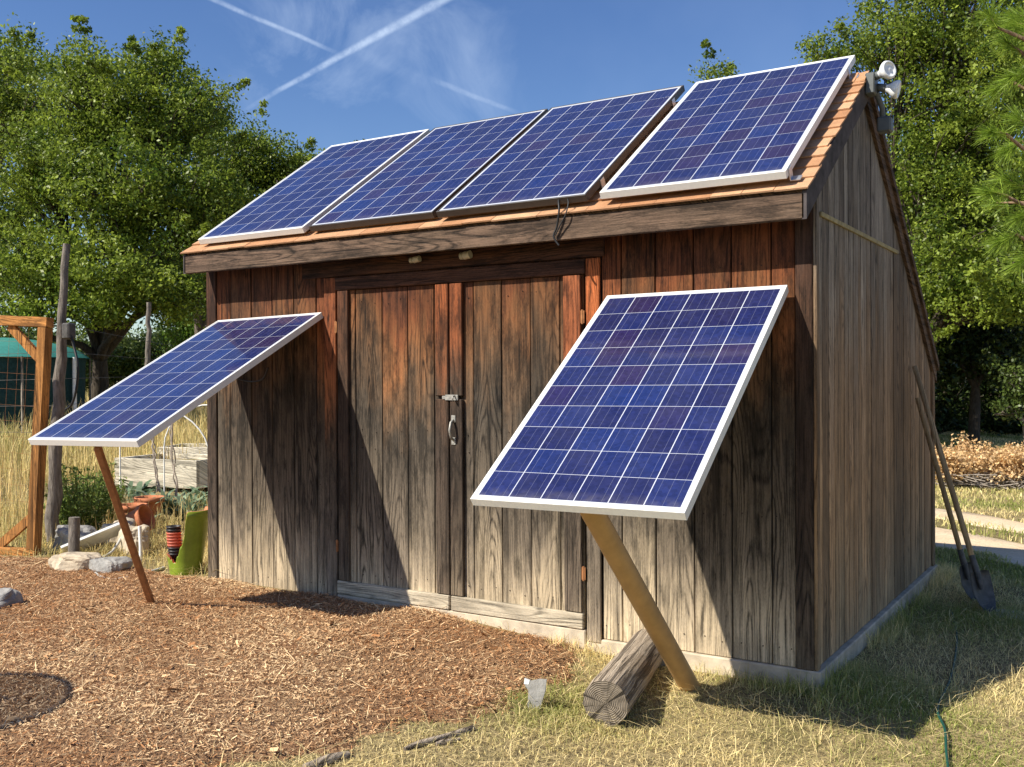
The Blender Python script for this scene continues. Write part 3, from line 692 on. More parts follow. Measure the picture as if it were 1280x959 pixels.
def pn(x, y, s): return .5+.25*(np.sin(x*s+1.7*np.sin(y*s*.7))+np.sin(y*s*1.3+1.1*np.sin(x*s*.9+2)))
def track_mask(x, y):
    r = np.ones_like(x, bool)
    for (a, b, hw) in (((1172, 645), (1280, 664), .33), ((1172, 676), (1280, 700), .42)):
        A, B = onz(*a, -.12), onz(*b, -.12); D = (B-A); D.z = 0; D.normalize()
        s = (x-A.x)*D.x+(y-A.y)*D.y; q = -(x-A.x)*D.y+(y-A.y)*D.x-.25*np.sin(s*.22)
        r &= ~((np.abs(q) < hw*(.95+.25*np.sin(s*5)*np.sin(s*1.7))) & (s > -14) & (s < 18))
    return r
def cg(x, y):
    n = len(x); g = pn(x, y, 2.3); r = np.clip(.50+1.0*(g-.45)+rng.normal(0, .25, n), 0, 1)
    return np.stack([r, rng.uniform(.2, 1, n), 0*r], -1)
blades(520000, (1.8, 7.5), (-3.2, 5.2), lambda x, y: .022+.042*pn(x, y, 3.1)**2, gz, lambda x, y: (medge(x, y) < .06*rng.normal(0, 1, len(x))) & ~insh(x, y) & track_mask(x, y) & (rng.random(len(x)) < .25+.8*pn(x, y, 4.3)), .0035, 'lawn_grass', M_grass, cg, lean=1.5)
blades(6500, (2.6, 7.), (-3., 1.5), lambda x, y: .10+0*x, gz, lambda x, y: (medge(x, y) < .0) & ~insh(x, y) & (rng.random(len(x)) < pn(x, y, 5.)**2), .003, 'lawn_grass', M_grass, cg, lean=.5)
blades(260000, (-3, 14), (3.2, 24), lambda x, y: .05+.03*pn(x, y, 1.1), gz, lambda x, y: ~insh(x, y) & track_mask(x, y) & (x > 1.5) & (rng.random(len(x)) < .3+.8*pn(x, y, 2.)), .006, 'lawn_grass', M_grass, cg, lean=.7)
def gp_(px, py):
    p = onz(px, py, 0)
    for _ in range(5): p = onz(px, py, gzf(p.x, p.y))
    return p
blades(6000, (2.4, 6.8), (-3.2, 2.), lambda x, y: .085+0*x, gz, lambda x, y: (medge(x, y) < .1) & ~insh(x, y), .003, 'lawn_grass', M_grass, lambda x, y: np.stack([np.ones_like(x), rng.uniform(.4, 1, len(x)), 0*x], -1), lean=3.)
blades(60000, (2.9, 5.0), (-.32, 3.6), lambda x, y: .075+.05*pn(x, y, 6.), gz, lambda x, y: ((np.abs(y+.07+.05*rng.random(len(x))) < .06) | (np.abs(x-WX-.08) < .06)) & ~insh(x, y) & (rng.random(len(x)) < pn(x, y, 5.)**1.5*1.3), .0032, 'lawn_grass', M_grass, cg, lean=.7)
def ct(x, y):
    n = len(x); g = pn(x, y, 1.1); r = np.clip(.75+.5*(g-.45)+rng.normal(0, .2, n), 0, 1); return np.stack([r, rng.uniform(.25, 1, n), 0*r], -1)
BEDS = [(gp_(180, 605), 1.6), (gp_(235, 605), 1.6)]
def kt(x, y):
    ok = np.ones(len(x), bool)
    for q, r in BEDS: ok &= np.hypot(x-q[0]-(CX.x-q[0])*.07, y-q[1]-(CX.y-q[1])*.07) > r*.8
    return ok & (x < -.25) & ((medge(x, y) < -.1) | (y > .35)) & ~((x > -2.2) & (y < .55)) & (rng.random(len(x)) < .35+.9*pn(x, y, 1.7))
blades(230000, (-30, -.2), (-2, 24), lambda x, y: (.20+.42*sst(np.hypot(x+1, y), .8, 5))*(.6+.5*pn(x, y, 2.2)), gz, kt, .0045, 'tall_dry_grass', M_tall, ct, lean=.3)
def kt2(x, y): return (x < .0) & (medge(x, y) < .05) & (y < 1.6) & (rng.random(len(x)) < pn(x, y, 3.7))
blades(26000, (-4.5, 0.), (-1, 1.6), lambda x, y: .07+.05*pn(x, y, 4.), gz, kt2, .004, 'lawn_grass', M_tall, ct, lean=1.1)
# chips and straw lying on the mulch
def chips(n, ls, ws, name, bias):
    x = rng.uniform(-4.2, 3.5, n); y = rng.uniform(-4.2, .12, n); k = (medge(x, y) > rng.normal(-.03, .06, n)) & inview(x, y) & ~insh(x, y); x, y = x[k], y[k]; n = len(x)
    z = mz(x, y)+rng.uniform(.0, .012, n); a = rng.uniform(0, 2*np.pi, n); L = rng.uniform(*ls, n)/2; w = rng.uniform(*ws, n)/2
    d = np.stack([np.cos(a), np.sin(a), rng.normal(0, .3, n)], -1); q = np.stack([-np.sin(a), np.cos(a), rng.normal(0, .5, n)], -1)
    c = np.stack([x, y, z+np.abs(d[:, 2])*L*.6], -1); d = d*L[:, None]; q = q*w[:, None]
    V = np.stack([c-d-q, c+d-q*.5, c+d*.95+q, c-d*.9+q*.8], 1)
    g = pn(x, y, 1.6)*.5+pn(x+3, y-1, 4.1)*.5; r = np.clip(bias+(g-.5)*.75+rng.normal(0, .26, n), 0, 1)
    return bulk(name, V, np.stack([r, rng.uniform(0, 1, n), 0*r], -1), M_straw, kind='stuff')
chips(300000, (.006, .028), (.0018, .005), 'wood_mulch', .32)
chips(5000, (.04, .11), (.0018, .0035), 'wood_mulch', .95)
chips(2500, (.025, .06), (.008, .018), 'wood_mulch', .12)

# ------------------------------------------------------------------ small things near the shed
mb = MB(); A = onz(757, 880, -.045); B = onz(812, 806, -.005)
pts = [A.lerp(B, k/8)+Vector((random.uniform(-.004, .004), 0, random.uniform(-.003, .003))) for k in range(9)]
mb.tube(pts, [.106, .108, .106, .105, .104, .102, .10, .10, .098], 28, wob=.04)
m, t = newmat('log_bark'); c, x, y, z = objc(t); ax = (B-A).normalized()
al = nd(t, 'ShaderNodeVectorMath', operation='DOT_PRODUCT', inp={0: c, 1: ax}).outputs['Value']
pv = nd(t, 'ShaderNodeVectorMath', operation='SUBTRACT', inp={0: c, 1: nd(t, 'ShaderNodeVectorMath', operation='SCALE', inp={0: ax, 3: mth(t, 'MULTIPLY', al, .975)}).outputs[0]}).outputs[0]
n = noise(t, pv, 95, 5, .65, .3); n2 = noise(t, c, 8, 3)
wv2 = mapr(t, noise(t, pv, 42, 4, .6, .4), .40, .46)
col = ramp(t, n, [(.3, (.17, .135, .10)), (.5, (.38, .31, .235)), (.7, (.55, .47, .37))]); col = mixc(t, mth(t, 'MULTIPLY', mth(t, 'SUBTRACT', 1., wv2), .75), col, (.06, .045, .035))
finish(t, col, .95, .15, mth(t, 'ADD', n, wv2), .9, .012); M_log = m
me_, te = newmat('log_end'); c, *_ = objc(te)
rel_ = nd(te, 'ShaderNodeVectorMath', operation='SUBTRACT', inp={0: c, 1: A}).outputs[0]
dist = nd(te, 'ShaderNodeVectorMath', operation='LENGTH', inp={0: rel_}).outputs['Value']
dn_ = mth(te, 'ADD', dist, mth(te, 'MULTIPLY', noise(te, c, 18, 2), .02))
rg = mapr(te, mth(te, 'SINE', mth(te, 'MULTIPLY', dn_, 750.)), -1, 1, .72, 1.1)
nrm_ = nd(te, 'ShaderNodeVectorMath', operation='NORMALIZE', inp={0: rel_}).outputs[0]
ck = mapr(te, noise(te, nrm_, 3.4, 3, .7), .40, .44); bl = mapr(te, noise(te, c, 30, 4), .3, .7, .6, 1.2)
f = mth(te, 'MULTIPLY', mth(te, 'MULTIPLY', rg, bl), mapr(te, ck, 0, 1, .25, 1)); gg = nd(te, 'ShaderNodeCombineColor', inp={0: f, 1: f, 2: f}).outputs[0]
finish(te, mixc(te, 1., (.24, .20, .155), gg, 'MULTIPLY'), .95, .1, mth(te, 'ADD', rg, ck), .8, .01)
mb.mi[-2] = 1; mb.mi[-1] = 1
tag(mb.build('log', [M_log, me_]), 'short grey weathered log with cracked bark lying by the thick tan tube', 'log')

def rock(name, label, c, s, mat, cat='rock', grp=None, rough=.22, rz=None, sub=4):
    import bmesh
    bm = bmesh.new(); bmesh.ops.create_icosphere(bm, subdivisions=sub, radius=1)
    ph = [random.uniform(0, 6) for _ in range(6)]
    for v in bm.verts:
        q = v.co.copy(); k = 1+rough*(math.sin(q.x*2.3+ph[0])*math.sin(q.y*2.9+ph[1])+.5*math.sin(q.z*4.1+ph[2]+q.x*3))+.04*math.sin(q.x*9+ph[3])*math.sin(q.y*11+ph[4])+.03*math.sin(q.z*17+ph[5]+q.x*13)+random.uniform(-.012, .012)
        q = Vector([math.copysign(abs(w)**.65, w) for w in q])*k
        v.co = Vector((q.x*s[0], q.y*s[1], q.z*s[2]))
    me = bpy.data.meshes.new(name); bm.to_mesh(me); bm.free(); me.materials.append(mat)
    o = bpy.data.objects.new(name, me); COL.objects.link(o); o.location = c; o.rotation_euler = (random.uniform(-.15, .15), random.uniform(-.15, .15), rz if rz is not None else random.uniform(0, 3))
    return tag(o, label, cat, grp)
def gp(px, py, dz=0.):
    p = onz(px, py, 0)
    for _ in range(5): p = onz(px, py, gzf(p.x, p.y)+dz)
    return p
RG = 'stones along the edge of the mulch'
p = gp(97, 712); rock('stone', 'pale tan flat stone at the mulch edge below the white board', (p.x, p.y, p.z+.05), (.17, .12, .075), M_tan, grp=RG, rz=.5)
p = gp(140, 716); rock('stone', 'small grey stone beside the pale tan stone behind the brown prop', (p.x, p.y, p.z+.045), (.12, .09, .065), M_gstone, grp=RG, rz=.2)
p = gp(150, 700); rock('stone', 'brown upright stone behind the small grey stone', (p.x-.1, p.y+.2, p.z+.09), (.13, .09, .15), M_tan, grp=RG)
p = gp(88, 690); rock('stone', 'dark squared block behind the white board', (p.x-.05, p.y+.1, p.z+.08), (.15, .11, .12), M_gstone, grp=RG)
p = gp(118, 690); rock('stone', 'tan stone between the dark block and the upright stone', (p.x, p.y+.25, p.z+.1), (.16, .12, .14), M_tan, grp=RG)
p = gp(2, 762); rock('stone', 'dark stone cut by the left edge of the photo', (p.x-.04, p.y, p.z+.02), (.1, .12, .08), M_gstone, grp=RG)
p = onz(732, 797, -.07); mb = MB(); mb.box((-.06, -.03, -.03), (.06, .03, .032), (.3, 0, .35), .006); o = tag(mb.build('wood_block', M_greyw), 'grey brown wood block at the foot of the door frame', 'block'); o.location = (p.x, p.y-.05, p.z+.03); o.rotation_euler = (.2, .1, .3)
# pottery shard standing in the ground
p = gp(668, 886); mb = MB()
out = [(-.035, -.03), (.02, -.04), (.035, .02), (.05, .075), (.055, .125), (.02, .125), (-.02, .115), (-.05, .125), (-.052, .10), (-.03, .07), (-.032, .02)]
mb.prism([(a, 0, b) for a, b in out], (0, .018, 0)); o = mb.build('stone_shard', M_gstone); o.location = (p.x, p.y, p.z+.01); o.rotation_euler = (-.15, 0, YAW-.2)
tag(o, 'thin upright grey shard with a white chipped corner at the mulch edge', 'shard')
mb = MB(); mb.prism([(a, -.0015, b) for a, b in [(-.05, .1255), (-.025, .117), (-.03, .098), (-.052, .10)]], (0, .021, 0)); mb.build('white_chip', M_white, o)
# edging sticks in front
def stick(a, b, r, label, col=(.4, 0, .15), grp='wood pieces edging the mulch'):
    A_, B_ = gp(*a), gp(*b); A_.z += r*.4; B_.z += r*.4; mb = MB()
    mb.tube([A_.lerp(B_, k/5)+Vector((0, 0, random.uniform(-.004, .004))) for k in range(6)], [r*q for q in (.6, .9, 1, 1, .95, .7)], 9, col, wob=.12)
    return tag(mb.build('edging_stick', M_log), label, 'stick', grp)
stick((380, 962), (436, 946), .022, 'short rounded grey stick end at the bottom edge of the photo')
stick((505, 938), (592, 912), .016, 'longer flat weathered stick between mulch and grass')
stick((575, 925), (545, 932), .012, 'short broken bit next to the longer flat stick')
stick((1035, 815+40), (1075, 905), .008, 'thin brown twig lying in the shaded grass') if False else None
# prop foot stone
p = gp(195, 772)
# ------------------------------------------------------------------ green broken pot with stacked nursery pots
p = gp(232, 716); gpos = Vector((p.x, p.y, p.z))
gpt = thing('broken_green_pot', 'tall lime green glazed pot with its near left side broken away', 'plant pot', gpos)
mb = MB(); seg = 128; H = .42; to_cam = math.atan2(CX.y-p.y, CX.x-p.x)
def rim(a):
    """height left of the wall at angle a; broken to the left of the view direction"""
    q = (a-to_cam+math.pi) % (2*math.pi)-math.pi        # 0 faces camera, negative is seen left
    pts = [(-3.2, .13), (-1.5, .125), (-1.2, .12), (-.9, .10), (-.65, .075), (-.45, .12), (-.29, .17), (-.08, .235), (-.02, .27), (.02, .405), (.1, .42), (2.2, .42), (2.35, .33), (2.6, .16), (3.2, .13)]
    v = np.interp(q, [k[0] for k in pts], [k[1] for k in pts]); return v+(.008*math.sin(a*31) if v < .40 else 0)
def pr(z): return .085+.055*(z/H)+.014*math.exp(-((z-.40)/.03)**2)
for inner, th in ((0, 0), (1, .014)):
    vs = []
    for k in range(seg):
        a = 2*math.pi*k/seg; hh = rim(a)
        for j in range(13):
            z = hh*j/12; r = pr(z)-th; vs.append(((r)*math.cos(a), r*math.sin(a), max(z, .015 if inner else 0)))
    fs = [(k*13+j, ((k+1) % seg)*13+j, ((k+1) % seg)*13+j+1, k*13+j+1) for k in range(seg) for j in range(12)]
    if inner: fs = [tuple(reversed(f)) for f in fs]
    mb.add(vs, fs, mi=inner, smooth=True)
o1 = len(mb.v)//2
for k in range(seg):
    a_, b_ = k*13+12, ((k+1) % seg)*13+12; mb.f.append([a_, b_, b_+o1, a_+o1]); mb.mi.append(1); mb.sm.append(False)
mb.add([(.085*math.cos(2*math.pi*k/seg), .085*math.sin(2*math.pi*k/seg), .012) for k in range(seg)], [tuple(range(seg))], mi=1)
o = mb.build('pot_wall', [M_glaze, M_terra], gpt)
o.scale = (1.3, 1.3, 1.13)
lft = -cr
sp = gpos+Vector((lft.x*.075, lft.y*.075, .02))+Vector((CX.x-gpos.x, CX.y-gpos.y, 0)).normalized()*.0
nm = ['lowest', 'second', 'third', 'fourth', 'fifth', 'sixth', 'seventh', 'eighth', 'ninth', 'tenth']
zz = .03
for k in range(10):
    red = 3 <= k <= 7; mb = MB(); r1 = .052
    mb.lathe([(r1*.7, 0), (r1*.93, .085), (r1, .087), (r1+.003, .1), (r1, .1), (r1*.9, .085), (r1*.68, .004), (0, .004)], 22)
    lab = ('black' if not red else 'red')+' plastic nursery pot, '+(nm[k] if k < 9 else 'topmost')+(' up' if 0 < k < 9 else '')+' in the stack inside the broken green pot'
    o = tag(mb.build('nursery_pot', M_potr if red else M_potb), lab, 'plant pot', 'nursery pots stacked in the green pot')
    o.location = sp+Vector((.002*random.uniform(-1, 1)-.002*k, .002*random.uniform(-1, 1), zz)); zz += .022
# terracotta pots
def tpot(px, py, depth_extra, r, h, label, rot=(0, 0, 0)):
    p = gp(px, py); mb = MB()
    mb.lathe([(0, 0), (r*.7, 0), (r*.93, h*.78), (r*.93, h*.79), (r*1.04, h*.79), (r*1.06, h), (r*.94, h), (r*.88, h*.8), (r*.62, .012), (0, .012)], 26)
    o = tag(mb.build('terracotta_pot', M_terra), label, 'plant pot', 'terracotta pots behind the brown prop'); o.location = p; o.rotation_euler = rot; return o
tpot(187, 652, 0, .14, .25, 'upright terracotta pot beside the silvery leaves')
tpot(166, 660, 0, .13, .23, 'terracotta pot left of the upright one, half hidden by the brown prop')
o = tpot(160, 672, 0, .12, .2, 'terracotta pot tipped over in front of the others', (0, 1.2, .4)); o.location.z += .12
# white board, stake, pipes
p1, p2 = gp(90, 690), gp(146, 676); mb = MB(); A = at(88, 686, 8.2); B = at(144, 663, 8.35); d = (B-A).normalized(); up = Vector((0, 0, 1)); s_ = d.cross(up).normalized()
Mx = Matrix((d, s_, s_.cross(d)*-1)).transposed().to_4x4(); Mx.translation = A
Mx = Mx @ Matrix.Rotation(R(-38), 4, 'X'); mb.box((-.06, -.085, -.012), ((B-A).length+.05, .085, .012), ch=.002, mat=Mx)
tag(mb.build('white_board', M_white), 'white painted board leaning on the stones', 'board')
mb = MB(); p = gp(176, 702); mb.tube([p, p+Vector((.0, 0, .12)), p+Vector((-.01, 0, .28))], .014, 8, wob=.1); tag(mb.build('white_stake', M_white), 'short white stake in the straw left of the green pot', 'stake')
def gl(px, py, dz=.012): return gp(px, py)+Vector((0, 0, dz))
wire([at(152, 672, 8.2), at(140, 690, 8.05), gl(122, 706, .03), gl(119, 714), gl(122, 721), gl(140, 727), gl(170, 722), gl(205, 712)], .012, 'grey plastic pipe curving over the stones and mulch edge', M_pvc, 'pipe')
wire([gl(1188, 985), gl(1182, 945), gl(1180, 918), gl(1160, 890), gl(1120, 860), gl(1060, 830), gl(1075, 790), gl(1060, 765)], .009, 'dark green hose lying in the grass to the right of the shed', M_hose, 'garden_hose') if False else \
wire([gl(1188, 990, .02), gl(1183, 950, .03), gl(1181, 920, .03), gl(1172, 890, .02), gl(1188, 850), gl(1196, 800), gl(1189, 765)], .006, 'dark green hose lying in the grass to the right of the shed', M_hose, 'garden_hose')

# ------------------------------------------------------------------ two shovels leaning on the side wall
def shovel(base, top, label, hl, blade_w, blade_l, pw=.016):
    base, top = Vector(base), Vector(top); d = (top-base).normalized(); t = thing('shovel', label, 'shovel', base, 'shovels leaning on the side wall')
    side = d.cross(Vector((.9, -.5, 0))).normalized(); nrm = side.cross(d)
    mb = MB(); a = d*(blade_l*.9); b = top-base
    mb.tube([a, a.lerp(b, .3), a.lerp(b, .7), b], [pw, pw*1.05, pw, pw*.95], 12); mb.build('handle', M_handle, t)
    mb = MB(); N = 8; vs = []
    prof = [(0, 0.0), (.12, .45), (.3, .8), (.55, 1.), (.85, .98), (.97, .9), (1., .35)]
    for (s, w) in prof:
        for k in range(N+1):
            q = (k/N-.5)*2; vs.append(d*(s*blade_l)+side*(q*w*blade_w/2)+nrm*(.028*(q*q)-.02*math.sin(s*3)))
    fs = [(i*(N+1)+k, i*(N+1)+k+1, (i+1)*(N+1)+k+1, (i+1)*(N+1)+k) for i in range(len(prof)-1) for k in range(N)]
    mb.add(vs, fs, smooth=True); vs2 = [v-nrm*.003 for v in vs]; mb.add(vs2, [tuple(reversed(f)) for f in fs], smooth=True)
    mb.tube([d*(blade_l*.6), d*(blade_l*.95), d*(blade_l*1.35)], [.012, .022, .019], 12)
    mb.build('blade', M_steel, t); return t
bz_ = gzf(4.9, 1.9)
s1 = onz(1238, 768, bz_); s2 = onz(1222, 756, bz_)
shovel((s1.x, s1.y, bz_-.02), (WX+.018, 2.40, 1.52), 'nearer shovel with grey handle leaning on the side wall, blade in the grass', 1, .2, .3, .018)
shovel((s2.x-.03, s2.y+.12, bz_-.02), (WX+.018, 2.50, 1.30), 'farther shovel with yellowish handle tucked behind the nearer one', 1, .17, .28, .017)
p = gp(1262, 768); mb = MB(); mb.lathe([(0, .012), (.1, .012), (.16, .004), (.18, -.02)], 18); o = tag(mb.build('ash_patch', plain('pale_ash', (.5, .48, .45), .95, .1, var=.3)), 'pale grey ash patch on the ground beside the shovel blades', 'ash'); o.location = p; o.scale = (1.3, .8, 1)

# ------------------------------------------------------------------ left background: frame, post, beds, shelter
# stained wooden gate frame, seen at an angle
DF = 8.25
c_tr, c_br = at(60, 397, DF), at(44, 700, DF+.0)
fr = thing('timber_gate', 'orange stained timber gate frame standing at the left edge', 'frame', c_br)
dn = (c_br-c_tr); Hh = dn.length; dn.normalize(); left = (-cr*1.+cf*.25); left.z = 0; left.normalize(); left = (left-dn*left.dot(dn)).normalized(); nr = left.cross(dn)
def fb(name, u0, u1, v0, v1, w0, w1, mat, col=(.4, 0, 0)):
    mb = MB(); Mx = Matrix((left, dn, nr)).transposed().to_4x4(); Mx.translation = c_tr-c_br
    mb.box((u0, v0, w0), (u1, v1, w1), col, .003, mat=Mx); mb.build(name, mat, fr)
WF = 1.05
if nr.dot(CX-c_br) > 0: w0, w1 = -.045, .045
else: w0, w1 = -.045, .045
fb('stile', -.02, .06, .085, Hh-.085, w0, w1, M_orange, (.2, 0, 0)); fb('stile', WF-.06, WF+.02, .085, Hh-.085, w0, w1, M_orange, (.7, 0, 0))
fb('rail', -.025, WF+.025, 0, .082, w0, w1, M_orangex, (.5, 0, 0)); fb('rail', -.025, WF+.025, Hh-.082, Hh, w0, w1, M_orangex, (.9, 0, 0))
for (u, v, a) in ((.06, .34, 1), (.06, Hh-.34, -1), (WF-.06, .34, -1), (WF-.06, Hh-.34, 1)):
    mb = MB(); sg = 1 if u < .5 else -1; ve = .082 if v < 1 else Hh-.082
    A_ = left*u+dn*v; B_ = left*(u+sg*.30)+dn*ve; o3 = (c_tr-c_br)
    e1 = (B_-A_).normalized(); e2 = e1.cross(nr).normalized()*.035
    mb.prism([o3+A_-e2-nr*.018, o3+A_+e2-nr*.018, o3+B_+e2-nr*.018, o3+B_-e2-nr*.018], nr*.036, (.6, 0, .1)); mb.build('corner_brace', M_orange, fr)
mb = MB()
for k in range(1, 10):
    u = .06+(WF-.12)*k/10; mb.tube([c_tr-c_br+left*u+dn*.08+nr*.03, c_tr-c_br+left*u+dn*(Hh-.08)+nr*.03], .0009, 4, cap=False)
for k in range(1, 14):
    v = .08+(Hh-.16)*k/14; mb.tube([c_tr-c_br+left*.05+dn*v+nr*.032, c_tr-c_br+left*(WF-.05)+dn*v+nr*.032], .0009, 4, cap=False)
mb.build('wire_mesh', M_rust, fr)
# rough post with hose
def post(px0, py0, px1, py1, dep, r0, r1, label, grp='rough fence posts'):
    A_, B_ = at(px0, py0, dep), at(px1, py1, dep); mb = MB(); n = 14
    mb.tube([A_.lerp(B_, k/n)+Vector((random.uniform(-.012, .012), random.uniform(-.012, .012), 0)) for k in range(n+1)], [r0+(r1-r0)*k/n for k in range(n+1)], 10, wob=.12)
    return tag(mb.build('fence_post', M_post), label, 'fence post', grp)
post(83, 305, 64, 704, 8.8, .03, .068, 'tall rough grey tree limb post beside the orange timber frame')
post(186, 378, 184, 500, 14., .03, .045, 'slim grey fence post in front of the trees, above the left tilted panel')
wire([at(88, 418, 8.65), at(92, 432, 8.65), at(97, 455, 8.6), at(96, 482, 8.6), at(90, 505, 8.62), at(82, 512, 8.68)], .011, 'black hose loop hanging from the rough tall post', M_rubber, 'hose_loop')
mb = MB(); q = at(86, 414, 8.68); mb.box((-.05, -.04, -.07), (.05, .04, .07), ch=.012); o = tag(mb.build('junction_box', M_steel), 'small dark box fixed on the rough tall post', 'box'); o.location = q
# wire fence strands with thin posts
mb = MB(); fence = thing('wire_fence', 'thin wire fence strands running between the rough posts in the tall grass', 'fence', at(140, 600, 12.))
fo_ = fence.location
A0, A1, A2 = at(-40, 520, 9.5), at(78, 520, 8.9), at(187, 500, 14.)
mb = MB()
for k in range(5):
    dz = Vector((0, 0, .15+k*.24-.3)); mb.tube([A0+dz-fo_, A1+dz-fo_, A2+dz-fo_, at(300, 495, 20.)+dz-fo_], .0022, 4, cap=False)
mb.build('strand', M_steel, fence)
# raised beds
def bed(a, b, depth_w, h, label):
    A_, B_ = gp(*a), gp(*b); d = (B_-A_); d.z = 0; L = d.length; d.normalize(); n = Vector((-d.y, d.x, 0)); t = thing('raised_bed', label, 'raised bed', A_, 'raised garden beds in the dry grass')
    Mx = Matrix((d, n, Vector((0, 0, 1)))).transposed().to_4x4()
    for lo, hi in (((0, 0, 0), (L, .05, h)), ((0, depth_w-.05, 0), (L, depth_w, h)), ((0, .051, 0), (.05, depth_w-.051, h)), ((L-.05, .051, 0), (L, depth_w-.051, h))):
        mb = MB(); mb.box(lo, hi, (random.random(), 0, 0), .005, mat=Mx); mb.build('side_board', M_bed, t)
    mb = MB(); mb.box((.051, .051, 0), (L-.051, depth_w-.051, h*.8), mat=Mx); mb.build('soil', M_ground, t); return t
bed((143, 607), (246, 618), .9, .34, 'nearer pale timber raised bed in the dry grass left of the shed')
bed((196, 588), (290, 598), .8, .30, 'farther pale timber raised bed, mostly hidden behind the nearer one')
# white pvc hoops over the beds
for (a, b, top, dep, lb) in (((150, 560), (262, 572), 512, 10.6, 'front white plastic hoop over the raised beds'), ((205, 560), (330, 570), 506, 11.6, 'rear white plastic hoop over the raised beds')):
    A_, B_ = at(*a, dep), at(b[0], b[1], dep*.99); mid = (A_+B_)/2; tz = at((a[0]+b[0])/2, top, dep).z
    pts = [A_+(B_-A_)*(.5-.5*math.cos(math.pi*k/14))+Vector((0, 0, (tz-mid.z)*math.sin(math.pi*k/14))) for k in range(15)]
    g0 = Vector((A_.x, A_.y, gzf(A_.x, A_.y))); g1 = Vector((B_.x, B_.y, gzf(B_.x, B_.y)))
    mb = MB(); mb.tube([g0]+pts+[g1], .008, 7); tag(mb.build('hoop', M_white), lb, 'hoop', 'plastic hoops over the raised beds')
for (px, py, w, lb) in ((152, 519, 0, ''),): pass
# dried vine stems
for (px, pt, pb, dep, lb) in ((190, 540, 615, 9.3, 'thin dead vine stem left of the white hoop end'), (213, 530, 620, 9.3, 'taller dead vine stem between hoop and green pot')):
    A_, B_ = at(px, pt, dep), at(px+8, pb, dep); mb = MB()
    for q in range(3): mb.tube([A_.lerp(B_, k/8)+Vector((random.uniform(-.03, .03), 0, 0)) for k in range(9)], .007, 5)
    tag(mb.build('dead_vine', M_twig), lb, 'dead plant', 'dead vine stems')
# shade cloth shelter
sc_ = at(5, 480, 17.); sc_.z = gzf(sc_.x, sc_.y)
sh = thing('shade_shelter', 'low domed shelter under teal green shade cloth at the left edge', 'shelter', sc_)
ztop = at(0, 422, 17.).z-sc_.z; zed = at(0, 449, 17.).z-sc_.z; RR = 1.35
mb = MB(); N = 28; vs = []; K = 8
for j in range(K+1):
    r = RR*j/K
    for k in range(N):
        a = 2*math.pi*k/N; vs.append((r*math.cos(a), r*math.sin(a), zed+(ztop-zed)*math.sqrt(max(0, 1-(j/K)**2*.97))*1.-.05*(j/K)))
fs = [(j*N+k, j*N+(k+1) % N, (j+1)*N+(k+1) % N, (j+1)*N+k) for j in range(K) for k in range(N)]
mb.add(vs, fs, smooth=True); vs = [(a, b, c-.006) for a, b, c in vs]; mb.add(vs, [tuple(reversed(f)) for f in fs], smooth=True); mb.build('shade_cloth', M_teal, sh)
mb = MB(); mb.lathe([(RR*.93, 0), (RR*.95, zed+.05)], 28); mb.build('interior_netting', M_net, sh)
for k in range(9):
    a = 2*math.pi*k/9+.35; mb = MB(); mb.tube([(RR*math.cos(a), RR*math.sin(a), 0), (RR*math.cos(a), RR*math.sin(a), zed+.02)], .035 if k % 3 == 0 else .02, 6); mb.build('post', M_white if k % 3 == 0 else M_greyw, sh)

# unseen umbrella added to cast the round shadow on the mulch; its form is guessed
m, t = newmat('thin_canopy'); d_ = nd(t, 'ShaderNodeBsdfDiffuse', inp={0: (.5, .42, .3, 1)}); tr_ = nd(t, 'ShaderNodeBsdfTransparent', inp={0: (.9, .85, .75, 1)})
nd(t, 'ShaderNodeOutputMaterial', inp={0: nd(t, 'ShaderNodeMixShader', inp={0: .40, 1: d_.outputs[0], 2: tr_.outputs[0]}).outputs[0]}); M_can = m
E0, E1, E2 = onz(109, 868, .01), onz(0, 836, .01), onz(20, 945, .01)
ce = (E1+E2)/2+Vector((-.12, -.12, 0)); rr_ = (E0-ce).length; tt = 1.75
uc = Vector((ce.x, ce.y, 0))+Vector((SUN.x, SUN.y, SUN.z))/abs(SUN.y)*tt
um = thing('umbrella_shadow_caster', 'unseen round umbrella added outside the left edge to cast the round shadow', 'umbrella', (uc.x, uc.y, 0))
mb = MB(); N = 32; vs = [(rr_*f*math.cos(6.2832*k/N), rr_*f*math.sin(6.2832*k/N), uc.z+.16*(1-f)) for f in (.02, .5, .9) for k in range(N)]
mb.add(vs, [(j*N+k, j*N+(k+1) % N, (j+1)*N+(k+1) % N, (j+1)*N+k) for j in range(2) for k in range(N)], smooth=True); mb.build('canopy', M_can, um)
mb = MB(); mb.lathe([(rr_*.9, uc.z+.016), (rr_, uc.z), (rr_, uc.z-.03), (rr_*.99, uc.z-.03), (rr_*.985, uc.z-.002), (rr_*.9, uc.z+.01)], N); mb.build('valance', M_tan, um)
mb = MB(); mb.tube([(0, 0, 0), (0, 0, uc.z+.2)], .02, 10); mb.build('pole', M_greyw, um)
mb = MB(); mb.lathe([(0, .07), (.05, .07), (.22, .04), (.24, 0)], 24); mb.build('base', M_conc, um)
